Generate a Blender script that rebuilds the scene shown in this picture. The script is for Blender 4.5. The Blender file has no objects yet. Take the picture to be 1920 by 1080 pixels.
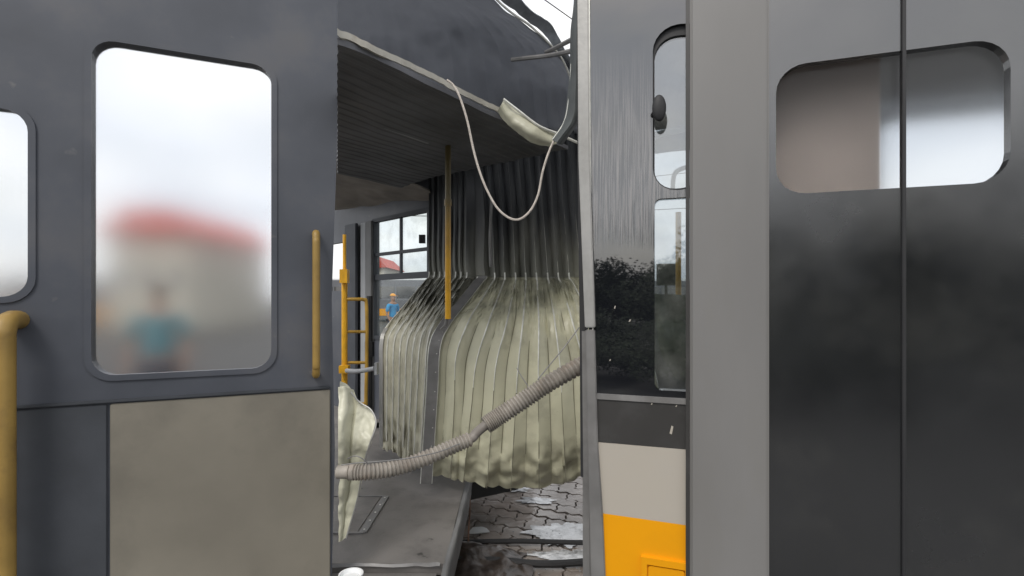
import bpy, bmesh, math, random
from mathutils import Vector, noise
R = math.radians
random.seed(7)
SC = bpy.context.scene
COL = SC.collection
# ---------------------------------------------------------------- camera
F, HZ, CZ = 950.0, 560.0, 1.6
cd = bpy.data.cameras.new('camera'); cam = bpy.data.objects.new('camera', cd); COL.objects.link(cam)
cd.sensor_width = 36; cd.lens = 36*F/1920; cd.shift_y = (HZ-540)/1920
cd.clip_start = .05; cd.clip_end = 3000
cam.location = (0, 0, CZ); cam.rotation_euler = (R(90), 0, 0)
SC.camera = cam
# ---------------------------------------------------------------- light
SUN_EL, SUN_AZ = R(50), R(200)      # behind the camera, a little to the left
w = bpy.data.worlds.new('World'); SC.world = w; w.use_nodes = True
nt = w.node_tree; nt.nodes.clear()
out = nt.nodes.new('ShaderNodeOutputWorld'); bg = nt.nodes.new('ShaderNodeBackground')
sky = nt.nodes.new('ShaderNodeTexSky'); sky.sky_type = 'NISHITA'; sky.sun_disc = False
sky.sun_elevation = SUN_EL; sky.sun_rotation = SUN_AZ; sky.air_density = 1.2; sky.dust_density = 3
tc = nt.nodes.new('ShaderNodeTexCoord'); mp = nt.nodes.new('ShaderNodeMapping'); mp.inputs['Scale'].default_value = (1, 1, 2.6)
nz = nt.nodes.new('ShaderNodeTexNoise'); nz.inputs['Scale'].default_value = 2.3; nz.inputs['Detail'].default_value = 8; nz.inputs['Roughness'].default_value = .55
cr = nt.nodes.new('ShaderNodeValToRGB'); cr.color_ramp.elements[0].position = .33; cr.color_ramp.elements[1].position = .58
cr.color_ramp.elements[0].color = (.55, .55, .55, 1)
nz2 = nt.nodes.new('ShaderNodeTexNoise'); nz2.inputs['Scale'].default_value = 5.5; nz2.inputs['Detail'].default_value = 7
cc = nt.nodes.new('ShaderNodeValToRGB'); cc.color_ramp.elements[0].position = .35; cc.color_ramp.elements[1].position = .65
cc.color_ramp.elements[0].color = (.80, .83, .89, 1); cc.color_ramp.elements[1].color = (1.0, .99, .97, 1)
sc = nt.nodes.new('ShaderNodeVectorMath'); sc.operation = 'SCALE'; sc.inputs['Scale'].default_value = 11.0
mx = nt.nodes.new('ShaderNodeMix'); mx.data_type = 'RGBA'
L = nt.links
L.new(tc.outputs['Generated'], mp.inputs['Vector']); L.new(mp.outputs[0], nz.inputs['Vector']); L.new(mp.outputs[0], nz2.inputs['Vector'])
L.new(nz.outputs['Fac'], cr.inputs[0]); L.new(nz2.outputs['Fac'], cc.inputs[0]); L.new(cc.outputs[0], sc.inputs[0])
L.new(cr.outputs[0], mx.inputs['Factor']); L.new(sky.outputs[0], mx.inputs['A']); L.new(sc.outputs[0], mx.inputs['B'])
L.new(mx.outputs['Result'], bg.inputs['Color']); bg.inputs['Strength'].default_value = .12
L.new(bg.outputs[0], out.inputs['Surface'])
sd = bpy.data.lights.new('sun', 'SUN'); so = bpy.data.objects.new('sun', sd); COL.objects.link(so)
sd.energy = 1.5; sd.angle = R(18); sd.color = (1, .96, .9)
sdir = Vector((math.sin(SUN_AZ)*math.cos(SUN_EL), math.cos(SUN_AZ)*math.cos(SUN_EL), math.sin(SUN_EL)))
so.rotation_euler = sdir.to_track_quat('Z', 'Y').to_euler(); so.location = (-3, -8, 12)
SC.view_settings.view_transform = 'Standard'; SC.view_settings.look = 'None'
SC.view_settings.exposure = 0.0; SC.view_settings.gamma = 1
SC.render.engine = 'CYCLES'
SC.cycles.max_bounces = 8

# ---------------------------------------------------------------- helpers
def V(px, py, d): return Vector(((px-960)/F*d, d, CZ+(HZ-py)/F*d))
def lin(c): return tuple(((x/255)/12.92 if x/255 <= .04045 else ((x/255+.055)/1.055)**2.4) for x in c)
def mat(name, col, rough=.6, metal=0, var=.25, scale=6, bump=0, bscale=60, ior=1.5, alpha=None, dirt=None, dirt_amt=.5,
        dscale=3, stretch=(1, 1, 1), bstretch=(1, 1, 1), rvar=0, coat=0):
    m = bpy.data.materials.new(name); m.use_nodes = True; t = m.node_tree; n = t.nodes; l = t.links
    b = n['Principled BSDF']; b.inputs['Roughness'].default_value = rough; b.inputs['Metallic'].default_value = metal
    b.inputs['IOR'].default_value = ior; b.inputs['Coat Weight'].default_value = coat
    c = n.new('ShaderNodeTexCoord'); mp_ = n.new('ShaderNodeMapping'); mp_.inputs['Scale'].default_value = stretch
    l.new(c.outputs['Object'], mp_.inputs[0])
    x = n.new('ShaderNodeTexNoise'); x.inputs['Scale'].default_value = scale; x.inputs['Detail'].default_value = 8
    l.new(mp_.outputs[0], x.inputs['Vector'])
    r = n.new('ShaderNodeValToRGB'); r.color_ramp.elements[0].position = .3; r.color_ramp.elements[1].position = .7
    r.color_ramp.elements[0].color = (*[v*(1-var) for v in col], 1); r.color_ramp.elements[1].color = (*[min(1, v*(1+var)) for v in col], 1)
    l.new(x.outputs['Fac'], r.inputs[0]); last = r.outputs[0]
    if dirt:
        y = n.new('ShaderNodeTexNoise'); y.inputs['Scale'].default_value = dscale; y.inputs['Detail'].default_value = 10; y.inputs['Roughness'].default_value = .65
        l.new(mp_.outputs[0], y.inputs['Vector'])
        q = n.new('ShaderNodeValToRGB'); q.color_ramp.elements[0].position = .5; q.color_ramp.elements[1].position = .72
        q.color_ramp.elements[1].color = (dirt_amt,)*3+(1,)
        l.new(y.outputs['Fac'], q.inputs[0])
        k = n.new('ShaderNodeMix'); k.data_type = 'RGBA'; k.inputs['B'].default_value = (*dirt, 1)
        l.new(q.outputs[0], k.inputs['Factor']); l.new(last, k.inputs['A']); last = k.outputs['Result']
    l.new(last, b.inputs['Base Color'])
    if rvar:
        z = n.new('ShaderNodeMapRange'); z.inputs['To Min'].default_value = max(.02, rough-rvar); z.inputs['To Max'].default_value = min(1, rough+rvar)
        z.inputs['From Min'].default_value = .35; z.inputs['From Max'].default_value = .65
        l.new(x.outputs['Fac'], z.inputs['Value']); l.new(z.outputs[0], b.inputs['Roughness'])
    if bump:
        bm_ = n.new('ShaderNodeMapping'); bm_.inputs['Scale'].default_value = bstretch; l.new(c.outputs['Object'], bm_.inputs[0])
        y = n.new('ShaderNodeTexNoise'); y.inputs['Scale'].default_value = bscale; y.inputs['Detail'].default_value = 5
        l.new(bm_.outputs[0], y.inputs['Vector'])
        u = n.new('ShaderNodeBump'); u.inputs['Strength'].default_value = bump; u.inputs['Distance'].default_value = .01
        l.new(y.outputs['Fac'], u.inputs['Height']); l.new(u.outputs[0], b.inputs['Normal'])
    return m
def glass(name, tint=(.9, .93, .93), clear=.85, rough=.03, f0=.035):
    m = bpy.data.materials.new(name); m.use_nodes = True; t = m.node_tree; n = t.nodes; l = t.links
    n.remove(n['Principled BSDF']); o = n['Material Output']
    a = n.new('ShaderNodeBsdfTransparent'); a.inputs[0].default_value = (*tint, 1)
    g = n.new('ShaderNodeBsdfGlossy'); g.inputs['Roughness'].default_value = rough
    lw = n.new('ShaderNodeLayerWeight'); lw.inputs[0].default_value = .5; pw = n.new('ShaderNodeMath'); pw.operation = 'POWER'; pw.inputs[1].default_value = 5
    fr = n.new('ShaderNodeMath'); fr.operation = 'MULTIPLY_ADD'; fr.inputs[1].default_value = .8; fr.inputs[2].default_value = f0; l.new(lw.outputs['Facing'], pw.inputs[0]); l.new(pw.outputs[0], fr.inputs[0])
    dd = n.new('ShaderNodeBsdfDiffuse'); dd.inputs[0].default_value = (.55, .55, .5, 1)
    nzx = n.new('ShaderNodeTexNoise'); nzx.inputs['Scale'].default_value = 9; nzx.inputs['Detail'].default_value = 8
    rr = n.new('ShaderNodeMapRange'); rr.inputs['From Min'].default_value = .45; rr.inputs['From Max'].default_value = .8
    rr.inputs['To Min'].default_value = .02; rr.inputs['To Max'].default_value = 1-clear
    m1 = n.new('ShaderNodeMixShader'); m2 = n.new('ShaderNodeMixShader')
    tcx = n.new('ShaderNodeTexCoord'); l.new(tcx.outputs['Object'], nzx.inputs['Vector'])
    l.new(nzx.outputs['Fac'], rr.inputs[0]); l.new(rr.outputs[0], m1.inputs[0]); l.new(a.outputs[0], m1.inputs[1]); l.new(dd.outputs[0], m1.inputs[2])
    l.new(fr.outputs[0], m2.inputs[0]); l.new(m1.outputs[0], m2.inputs[1]); l.new(g.outputs[0], m2.inputs[2]); l.new(m2.outputs[0], o.inputs[0])
    return m

def obj(name, bm, m, parent=None, smooth=False, label=None):
    me = bpy.data.meshes.new(name); bm.to_mesh(me); bm.free()
    for x in (m if isinstance(m, (list, tuple)) else [m]): me.materials.append(x)
    if smooth:
        for p in me.polygons: p.use_smooth = True
        me.set_sharp_from_angle(angle=R(38))
    o = bpy.data.objects.new(name, me); COL.objects.link(o)
    if parent: o.parent = parent
    if label: o['label'] = label
    return o
def tag(o, label, cat, group=None, kind=None):
    o['label'] = label; o['category'] = cat
    if group: o['group'] = group
    if kind: o['kind'] = kind
    return o
def thing(name, label, cat, loc=(0, 0, 0), group=None):
    o = bpy.data.objects.new(name, None); COL.objects.link(o); o.location = loc; o.empty_display_size = .2
    return tag(o, label, cat, group)
def shift(o, loc):            # parts are modelled in world space: undo the parent's offset
    for c in o.children:
        if c.type == 'MESH' and not c.get('_s'):
            c.matrix_parent_inverse.translation = -Vector(loc)
def cr_(p0, p1, p2, p3, t):
    return .5*((2*p1)+(p2-p0)*t+(2*p0-5*p1+4*p2-p3)*t*t+(3*p1-p0-3*p2+p3)*t**3)
def spline(pts, n):
    """n+1 samples along a Catmull-Rom curve, even in control index"""
    P = [Vector(p) for p in pts]; P = [2*P[0]-P[1]]+P+[2*P[-1]-P[-2]]
    k = len(P)-3; o = []
    for i in range(n+1):
        x = i/n*k; j = min(int(x), k-1); o.append(cr_(P[j], P[j+1], P[j+2], P[j+3], x-j))
    return o
def tube(bm, pts, r, seg=8, caps=True):
    pts = [Vector(p) for p in pts]; n = len(pts); rings = []
    up = Vector((0, 0, 1)); prev = None
    for i, p in enumerate(pts):
        t = (pts[min(i+1, n-1)]-pts[max(i-1, 0)]).normalized()
        if prev is None:
            a = t.cross(up if abs(t.z) < .9 else Vector((1, 0, 0))).normalized()
        else: a = (prev-t*prev.dot(t)).normalized()
        prev = a; b = t.cross(a)
        rr = r(i/(n-1)) if callable(r) else r
        rings.append([bm.verts.new(p+(a*math.cos(k*2*math.pi/seg)+b*math.sin(k*2*math.pi/seg))*rr) for k in range(seg)])
    for i in range(n-1):
        for k in range(seg):
            bm.faces.new((rings[i][k], rings[i][(k+1) % seg], rings[i+1][(k+1) % seg], rings[i+1][k]))
    if caps: bm.faces.new(rings[0][::-1]); bm.faces.new(rings[-1])
def box(bm, c, s, rz=0):
    c = Vector(c); vs = []
    for dx in (-.5, .5):
        for dy in (-.5, .5):
            for dz in (-.5, .5):
                x, y = dx*s[0], dy*s[1]
                vs.append(bm.verts.new(c+Vector((x*math.cos(rz)-y*math.sin(rz), x*math.sin(rz)+y*math.cos(rz), dz*s[2]))))
    for f in ((0, 1, 3, 2), (4, 6, 7, 5), (0, 4, 5, 1), (2, 3, 7, 6), (0, 2, 6, 4), (1, 5, 7, 3)):
        bm.faces.new([vs[i] for i in f])
def bevel(bm, w, seg=2):
    es = [e for e in bm.edges if len(e.link_faces) == 2 and e.calc_face_angle(0) > .6]
    bmesh.ops.bevel(bm, geom=es, offset=w, segments=seg, affect='EDGES', clamp_overlap=True)
def fbm(v, o=4): return noise.fractal(v, 1.0, 2.0, o)
def grid_faces(bm, G):
    for i in range(len(G)-1):
        for j in range(len(G[0])-1):
            bm.faces.new((G[i][j], G[i][j+1], G[i+1][j+1], G[i+1][j]))
def loft(rows, nu=24, nv=24, thick=.004, amp=0, nscale=6, seed=0, bm=None, ribs=None):
    """rows: list of control rows of world points -> a smooth sheet with thickness"""
    bm = bm or bmesh.new()
    A = [spline(r, nu) for r in rows]
    cols = [spline([A[i][j] for i in range(len(A))], nv) for j in range(nu+1)]
    G = []
    for j in range(nu+1):
        line = []
        for i in range(nv+1):
            p = cols[j][i].copy()
            q = p*nscale+Vector((seed*7.3, seed*3.1, 0))
            if amp: p += Vector((fbm(q)*.4, fbm(q+Vector((9, 3, 1))), fbm(q+Vector((4, 8, 2)))*.5))*amp
            if ribs: p += ribs(j/nu, i/nv)
            line.append(bm.verts.new(p))
        G.append(line)
    grid_faces(bm, G)
    bmesh.ops.recalc_face_normals(bm, faces=bm.faces[:])
    if thick:
        bmesh.ops.solidify(bm, geom=bm.faces[:], thickness=thick)
    return bm
class Plane:
    def __init__(s, p0, e):
        s.p0 = Vector((p0[0], p0[1], 0)); s.e = Vector((e[0], e[1], 0)).normalized()
        s.n = Vector((s.e.y, -s.e.x, 0))           # towards the camera
        if s.n.y > 0: s.n = -s.n
    def s_of(s, px):
        k = (px-960)/F; d = (s.p0.x-k*s.p0.y)/(k*s.e.y-s.e.x); return d
    def depth(s, px): return s.p0.y+s.e.y*s.s_of(px)
    def sz(s, px, py):
        return (s.s_of(px), CZ+(HZ-py)/F*s.depth(px))
    def P(s, sv, z, off=0): return s.p0+s.e*sv+Vector((0, 0, z))+s.n*off
    def at(s, px, py, off=0): a, b = s.sz(px, py); return s.P(a, b, off)
    def rect(s, pl, pr, pt, pb, ref=None):
        """pixel rectangle -> true rectangle on the plane; heights read at column ref"""
        ref = pl if ref is None else ref
        return (s.s_of(pl), s.s_of(pr), s.sz(ref, pb)[1], s.sz(ref, pt)[1])
def rloop(s0, s1, z0, z1, r=0, seg=6):
    if r <= 0: return [(s0, z0), (s1, z0), (s1, z1), (s0, z1)]
    o = []
    for cx, cz, a in ((s1-r, z0+r, -90), (s1-r, z1-r, 0), (s0+r, z1-r, 90), (s0+r, z0+r, 180)):
        for k in range(seg+1): t = R(a+90*k/seg); o.append((cx+r*math.cos(t), cz+r*math.sin(t)))
    return o
def slab(pl, outer, holes=(), thick=.03, off=0, bm=None, bev=0):
    """plate on plane pl: front face at offset off, thickness away from the camera"""
    b2 = bmesh.new(); es = []
    for lp in [outer]+list(holes):
        vs = [b2.verts.new(pl.P(a, z, off)) for a, z in lp]
        es += [b2.edges.new((vs[i], vs[(i+1) % len(vs)])) for i in range(len(vs))]
    if holes: bmesh.ops.triangle_fill(b2, use_beauty=True, edges=es)
    else: b2.faces.new(b2.verts[:])
    r = bmesh.ops.extrude_face_region(b2, geom=b2.faces[:])
    bmesh.ops.translate(b2, vec=-pl.n*thick, verts=[v for v in r['geom'] if isinstance(v, bmesh.types.BMVert)])
    bmesh.ops.recalc_face_normals(b2, faces=b2.faces[:])
    if bev: bevel(b2, bev)
    if bm is None: return b2
    me = bpy.data.meshes.new('tmp'); b2.to_mesh(me); b2.free(); bm.from_mesh(me); bpy.data.meshes.remove(me)
    return bm

# ---------------------------------------------------------------- materials
M = {}
M['olive'] = mat('pale_olive_coated_fabric', (.545, .53, .385), .36, var=.10, scale=5, bump=.22, bscale=28, dirt=(.25, .235, .17), dirt_amt=.6, dscale=4, rvar=.1)
M['flap'] = mat('pale_torn_sheet', (.55, .54, .42), .36, var=.10, scale=5, bump=.25, bscale=28, dirt=(.16, .15, .11), dirt_amt=.6, dscale=7)
M['olive_dirty'] = mat('smoke_stained_fabric', (.10, .105, .085), .6, var=.25, scale=7, bump=.3, bscale=50, dirt=(.03, .03, .03), dirt_amt=.8, dscale=6)
M['upper'] = mat('charcoal_bellows_fabric', (.20, .20, .165), .55, var=.25, scale=5, bump=.2, bscale=40, dirt=(.19, .19, .145), dirt_amt=.7, dscale=1.6, stretch=(1.6, 1, .5))
M['canopy'] = mat('sooty_roof_fabric', (.20, .205, .215), .45, var=.35, scale=2.2, bump=.3, bscale=12, dirt=(.035, .035, .038), dirt_amt=.8, dscale=1.5)
M['ceiling'] = mat('dark_ribbed_ceiling', (.115, .118, .13), .5, var=.3, scale=4, dirt=(.2, .2, .2), dirt_amt=.35, dscale=3)
M['alu'] = mat('weathered_aluminium', (.38, .375, .36), .42, .35, var=.15, scale=8, dirt=(.2, .19, .17), dirt_amt=.5, dscale=7, bump=.08, stretch=(1, 1, .3))
M['alu_dull'] = mat('dull_grey_metal', (.22, .215, .21), .5, .2, var=.2, scale=8, dirt=(.1, .09, .08), dirt_amt=.5, dscale=6)
M['hoop'] = mat('thin_metal_hoop', (.72, .72, .66), .35, .3, var=.2, scale=20)
M['seam'] = mat('dark_seam', (.20, .19, .14), .8)
M['rail'] = mat('cream_painted_rail', (.50, .48, .42), .5, var=.15, scale=9, dirt=(.22, .18, .13), dirt_amt=.6, dscale=10)
M['yellow'] = mat('yellow_handrail_paint', (.80, .42, .02), .35, var=.1, scale=9, dirt=(.3, .16, .03), dirt_amt=.4, dscale=12)
M['oldyellow'] = mat('worn_mustard_paint', (.36, .23, .06), .5, var=.2, scale=6, dirt=(.15, .09, .04), dirt_amt=.6, dscale=8)
M['dark'] = mat('dark_interior_panel', (.055, .06, .07), .55, var=.25, scale=4, bump=.05)
M['darkblue'] = mat('dark_blue_grey_body_paint', (.085, .092, .11), .38, var=.2, scale=3, bump=.35, bscale=2.2, dirt=(.14, .13, .12), dirt_amt=.4, dscale=3)
M['grey'] = mat('grey_interior_panel', (.17, .17, .17), .6, var=.2, scale=5)
M['lightgrey'] = mat('light_grey_interior', (.36, .37, .38), .6, var=.1, scale=5)
M['black'] = mat('black_rubber', (.025, .025, .027), .6, var=.2)
M['floor'] = mat('worn_grey_floor_sheet', (.175, .163, .152), .5, var=.18, scale=3.5, bump=.12, bscale=80, dirt=(.07, .065, .06), dirt_amt=.6, dscale=4.5, rvar=.12)
M['hose'] = mat('grey_beige_corrugated_plastic', (.30, .272, .237), .6, var=.25, scale=14, dirt=(.10, .075, .06), dirt_amt=.6, dscale=9)
M['pipe'] = mat('grey_inner_pipe', (.20, .18, .16), .5, var=.2, scale=14)
M['rope'] = mat('off_white_cord', (.62, .56, .50), .7, var=.15, scale=60, bump=.5, bscale=300)
M['orange'] = mat('orange_yellow_body_paint', (.88, .37, .003), .32, var=.03, scale=2, ior=1.45, dirt=(.6, .25, .01), dirt_amt=.2, dscale=3)
M['stripe'] = mat('pale_grey_body_paint', (.47, .43, .37), .34, var=.05, scale=2, dirt=(.4, .38, .36), dirt_amt=.35, dscale=2)
M['band'] = mat('dark_grey_body_paint', (.048, .046, .044), .4, var=.1, scale=4, dirt=(.10, .1, .1), dirt_amt=.3, dscale=8)
M['gloss'] = mat('glossy_black_glazed_panel', (.012, .013, .016), .06, var=.1, scale=3, ior=2.5, bump=.0)
M['brown'] = mat('rusty_mud', (.055, .042, .034), .35, var=.6, scale=12, bump=.4, bscale=30)
M['skin'] = mat('skin', (.35, .19, .12), .5, var=.05)
M['hair'] = mat('dark_hair', (.02, .015, .012), .6)
M['red'] = mat('red_roof_paint', (.55, .07, .04), .6, var=.12, scale=.6)
M['cream'] = mat('cream_plaster', (.5, .47, .4), .8, var=.1, scale=.6)
M['white'] = mat('white_paint', (.75, .76, .76), .5, var=.06, scale=1)
M['glass'] = glass('dusty_window_glass')
def fogged(name, rough=.2, col=(.93, .94, .95)):
    m = bpy.data.materials.new(name); m.use_nodes = True; b = m.node_tree.nodes['Principled BSDF']
    b.inputs['Base Color'].default_value = (*col, 1); b.inputs['Transmission Weight'].default_value = 1; b.inputs['Roughness'].default_value = rough; b.inputs['IOR'].default_value = 1.25
    return m
M['fog'] = fogged('fogged_dirty_glass', .24)
M['tint'] = glass('tinted_bus_glass', (.74, .78, .80), .8, .03, .28)
def translucent(m, col, fac):
    t = m.node_tree; n = t.nodes; l = t.links; o = n['Material Output']; b = n['Principled BSDF']
    a = n.new('ShaderNodeBsdfTranslucent'); a.inputs[0].default_value = (*col, 1); x = n.new('ShaderNodeMixShader'); x.inputs[0].default_value = fac
    l.new(b.outputs[0], x.inputs[1]); l.new(a.outputs[0], x.inputs[2]); l.new(x.outputs[0], o.inputs[0])
translucent(M['canopy'], (.385, .395, .42), .62)
def darken_above(m, z0, z1, col=(.035, .037, .038), amt=.85, stretch=(5, 5, 1.2), ns=1.6, wob=.55):
    """dark tone blended into the colour from z0 up, ragged edge"""
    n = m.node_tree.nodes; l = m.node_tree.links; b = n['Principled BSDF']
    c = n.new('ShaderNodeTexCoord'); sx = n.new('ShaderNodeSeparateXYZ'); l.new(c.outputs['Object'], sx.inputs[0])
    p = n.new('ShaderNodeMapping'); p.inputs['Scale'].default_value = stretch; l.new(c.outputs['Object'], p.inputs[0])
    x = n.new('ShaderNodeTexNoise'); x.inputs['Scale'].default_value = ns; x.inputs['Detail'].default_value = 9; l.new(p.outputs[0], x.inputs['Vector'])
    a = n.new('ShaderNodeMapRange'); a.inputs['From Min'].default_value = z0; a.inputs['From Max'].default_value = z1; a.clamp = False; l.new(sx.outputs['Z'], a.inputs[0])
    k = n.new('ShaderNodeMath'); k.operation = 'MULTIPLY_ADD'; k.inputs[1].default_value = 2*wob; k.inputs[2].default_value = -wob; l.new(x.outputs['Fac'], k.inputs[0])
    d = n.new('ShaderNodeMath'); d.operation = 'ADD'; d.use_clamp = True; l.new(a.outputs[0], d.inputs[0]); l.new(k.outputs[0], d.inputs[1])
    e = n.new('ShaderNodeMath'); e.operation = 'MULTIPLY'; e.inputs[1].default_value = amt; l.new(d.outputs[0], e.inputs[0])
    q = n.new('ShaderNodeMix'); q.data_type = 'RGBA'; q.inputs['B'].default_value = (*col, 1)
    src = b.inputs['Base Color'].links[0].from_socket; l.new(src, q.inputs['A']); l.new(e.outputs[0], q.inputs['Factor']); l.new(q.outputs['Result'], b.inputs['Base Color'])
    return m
darken_above(M['olive'], 1.50, 1.88, (.07, .072, .06), .85, wob=.9)  # olive fabric colour darkens towards the waist
def spots(m, col, scale, lo, hi, amt=.85):
    n = m.node_tree.nodes; l = m.node_tree.links; b = n['Principled BSDF']; c = n.new('ShaderNodeTexCoord')
    x = n.new('ShaderNodeTexNoise'); x.inputs['Scale'].default_value = scale; x.inputs['Detail'].default_value = 3; l.new(c.outputs['Object'], x.inputs['Vector'])
    a = n.new('ShaderNodeMapRange'); a.inputs['From Min'].default_value = lo; a.inputs['From Max'].default_value = hi; a.inputs['To Max'].default_value = amt; l.new(x.outputs['Fac'], a.inputs[0])
    q = n.new('ShaderNodeMix'); q.data_type = 'RGBA'; q.inputs['B'].default_value = (*col, 1)
    src = b.inputs['Base Color'].links[0].from_socket; l.new(src, q.inputs['A']); l.new(a.outputs[0], q.inputs['Factor']); l.new(q.outputs['Result'], b.inputs['Base Color'])
spots(M['floor'], (.04, .038, .035), 9, .69, .73)
spots(M['stripe'], (.3, .28, .25), 30, .74, .78, .5); spots(M['darkblue'], (.22, .21, .2), 14, .70, .78, .5); spots(M['hose'], (.34, .22, .14), 8, .58, .75, .5)
darken_above(M['upper'], 1.66, 2.16, (.024, .027, .034), .93)  # upper fabric colour darkens with height
M['uphoop'] = darken_above(mat('dark_topped_metal_hoop', (.5, .5, .45), .4, .3, var=.2, scale=20), 1.78, 2.15, (.035, .037, .04), .95, ns=3)  # hoop metal gets darker towards the top
M['poleyellow'] = darken_above(mat('shaded_top_yellow_pole', (.80, .42, .02), .35, var=.1, scale=9, dirt=(.3, .16, .03), dirt_amt=.4, dscale=12), 1.75, 2.15, (.10, .085, .035), .95, ns=3, wob=.3)  # shade on the upper pole is painted into the yellow
# glossy panel, wavy sky reflections painted in as pale vertical streaks
def streaked():
    m = mat('streaked_glossy_dark_panel', (.010, .011, .014), .10, var=.1, scale=3, ior=2.45)
    n = m.node_tree.nodes; l = m.node_tree.links; b = n['Principled BSDF']
    c = n.new('ShaderNodeTexCoord'); p = n.new('ShaderNodeMapping'); p.inputs['Scale'].default_value = (60, 60, 1.6)
    x = n.new('ShaderNodeTexNoise'); x.inputs['Scale'].default_value = 3.5; x.inputs['Detail'].default_value = 4
    l.new(c.outputs['Object'], p.inputs[0]); l.new(p.outputs[0], x.inputs['Vector'])
    sx = n.new('ShaderNodeSeparateXYZ'); l.new(c.outputs['Object'], sx.inputs[0])
    za = n.new('ShaderNodeMapRange'); za.inputs['From Min'].default_value = 1.74; za.inputs['From Max'].default_value = 1.84; l.new(sx.outputs['Z'], za.inputs[0])
    zb = n.new('ShaderNodeMapRange'); zb.inputs['From Min'].default_value = 2.45; zb.inputs['From Max'].default_value = 2.0; l.new(sx.outputs['Z'], zb.inputs[0])
    mk = n.new('ShaderNodeMath'); mk.operation = 'MULTIPLY'; l.new(za.outputs[0], mk.inputs[0]); l.new(zb.outputs[0], mk.inputs[1])
    st = n.new('ShaderNodeMapRange'); st.inputs['From Min'].default_value = .42; st.inputs['From Max'].default_value = .62; l.new(x.outputs['Fac'], st.inputs[0])
    ms = n.new('ShaderNodeMath'); ms.operation = 'MULTIPLY'; l.new(mk.outputs[0], ms.inputs[0]); l.new(st.outputs[0], ms.inputs[1])
    m2 = n.new('ShaderNodeMath'); m2.operation = 'MULTIPLY'; m2.inputs[1].default_value = .75; l.new(ms.outputs[0], m2.inputs[0])
    r = n.new('ShaderNodeMapRange'); r.inputs['To Min'].default_value = .02; r.inputs['To Max'].default_value = .25
    l.new(ms.outputs[0], r.inputs[0]); l.new(r.outputs[0], b.inputs['Roughness'])
    q = n.new('ShaderNodeMix'); q.data_type = 'RGBA'; q.inputs['B'].default_value = (.23, .215, .21, 1)
    src_ = b.inputs['Base Color'].links[0].from_socket; l.new(src_, q.inputs['A']); l.new(m2.outputs[0], q.inputs['Factor']); l.new(q.outputs['Result'], b.inputs['Base Color'])
    u = n.new('ShaderNodeBump'); l.new(mk.outputs[0], u.inputs['Strength']); u.inputs['Distance'].default_value = .0012
    l.new(x.outputs['Fac'], u.inputs['Height']); l.new(u.outputs[0], b.inputs['Normal'])
    return m
M['streak'] = streaked()

# ---------------------------------------------------------------- ground
def ground_mat(wet=True):
    m = mat('wet_concrete_paving', (.30, .26, .23), .5, var=.3, scale=3.5, bump=.4, bscale=25, dirt=(.08, .055, .04), dirt_amt=.7, dscale=1.6)
    n = m.node_tree.nodes; l = m.node_tree.links; b = n['Principled BSDF']
    c = n.new('ShaderNodeTexCoord'); x = n.new('ShaderNodeTexNoise'); x.inputs['Scale'].default_value = 1.7; x.inputs['Detail'].default_value = 6
    l.new(c.outputs['Object'], x.inputs['Vector'])
    r = n.new('ShaderNodeMapRange'); r.inputs['From Min'].default_value = .45; r.inputs['From Max'].default_value = .56
    r.inputs['To Min'].default_value = .42; r.inputs['To Max'].default_value = .12
    l.new(x.outputs['Fac'], r.inputs[0]); l.new(r.outputs[0], b.inputs['Roughness'])
    return m
GM = ground_mat()
bm = bmesh.new()
bmesh.ops.create_grid(bm, x_segments=1, y_segments=1, size=800)
g = obj('ground', bm, mat('dark_yard_ground', (.055, .054, .052), .7, var=.25, scale=.4, bump=.3, bscale=4)); g['kind'] = 'structure'; g.location.z = -.06
# interlocking wavy pavers round the wreck, every stone with its own height and tilt
bm = bmesh.new()
LX, LY, GAP = .225, .125, .0035
rz = R(-24)
def wave(t): return .016*(abs(((t*2+.25) % 1)*4-2)-1)
for i in range(-16, 20):
    for j in range(-26, 26):
        ox = i*LX+(LX/2 if j % 2 else 0); oy = j*LY
        cx, cy = ox, oy
        wx, wy = cx*math.cos(rz)-cy*math.sin(rz)+.6, cx*math.sin(rz)+cy*math.cos(rz)+3.9
        if not (-1.9 < wx < 2.4 and 2.1 < wy < 6.6): continue
        top = []; K = 8
        a0, a1 = -LX/2+GAP, LX/2-GAP
        for k in range(K+1): t = k/K; top.append((a0+(a1-a0)*t, -LY/2+GAP+wave(t)))
        for k in range(3): t = (k+1)/4; top.append((a1+.012*math.sin(2*math.pi*t), -LY/2+GAP+(LY-2*GAP)*t))
        for k in range(K+1): t = 1-k/K; top.append((a0+(a1-a0)*t, LY/2-GAP+wave(t)))
        for k in range(3): t = 1-(k+1)/4; top.append((a0+.012*math.sin(2*math.pi*t), -LY/2+GAP+(LY-2*GAP)*t))
        h = random.uniform(-.004, .004); tx, ty = random.uniform(-.03, .03), random.uniform(-.03, .03)
        def W(x, y, z):
            x2, y2 = cx+x, cy+y
            return Vector((x2*math.cos(rz)-y2*math.sin(rz)+.6, x2*math.sin(rz)+y2*math.cos(rz)+3.9, z+tx*x+ty*y))
        a = [bm.verts.new(W(x*.965, y*.935, h)) for x, y in top]
        b = [bm.verts.new(W(x*.99, y*.985, h-.006)) for x, y in top]
        c = [bm.verts.new(W(x, y, -.03)) for x, y in top]
        n = len(top); bm.faces.new(a)
        for k in range(n):
            bm.faces.new((b[k], b[(k+1) % n], a[(k+1) % n], a[k])); bm.faces.new((c[k], c[(k+1) % n], b[(k+1) % n], b[k]))
bmesh.ops.recalc_face_normals(bm, faces=bm.faces[:])
o = obj('paving', bm, GM); o['kind'] = 'structure'
bm = bmesh.new()
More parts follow.
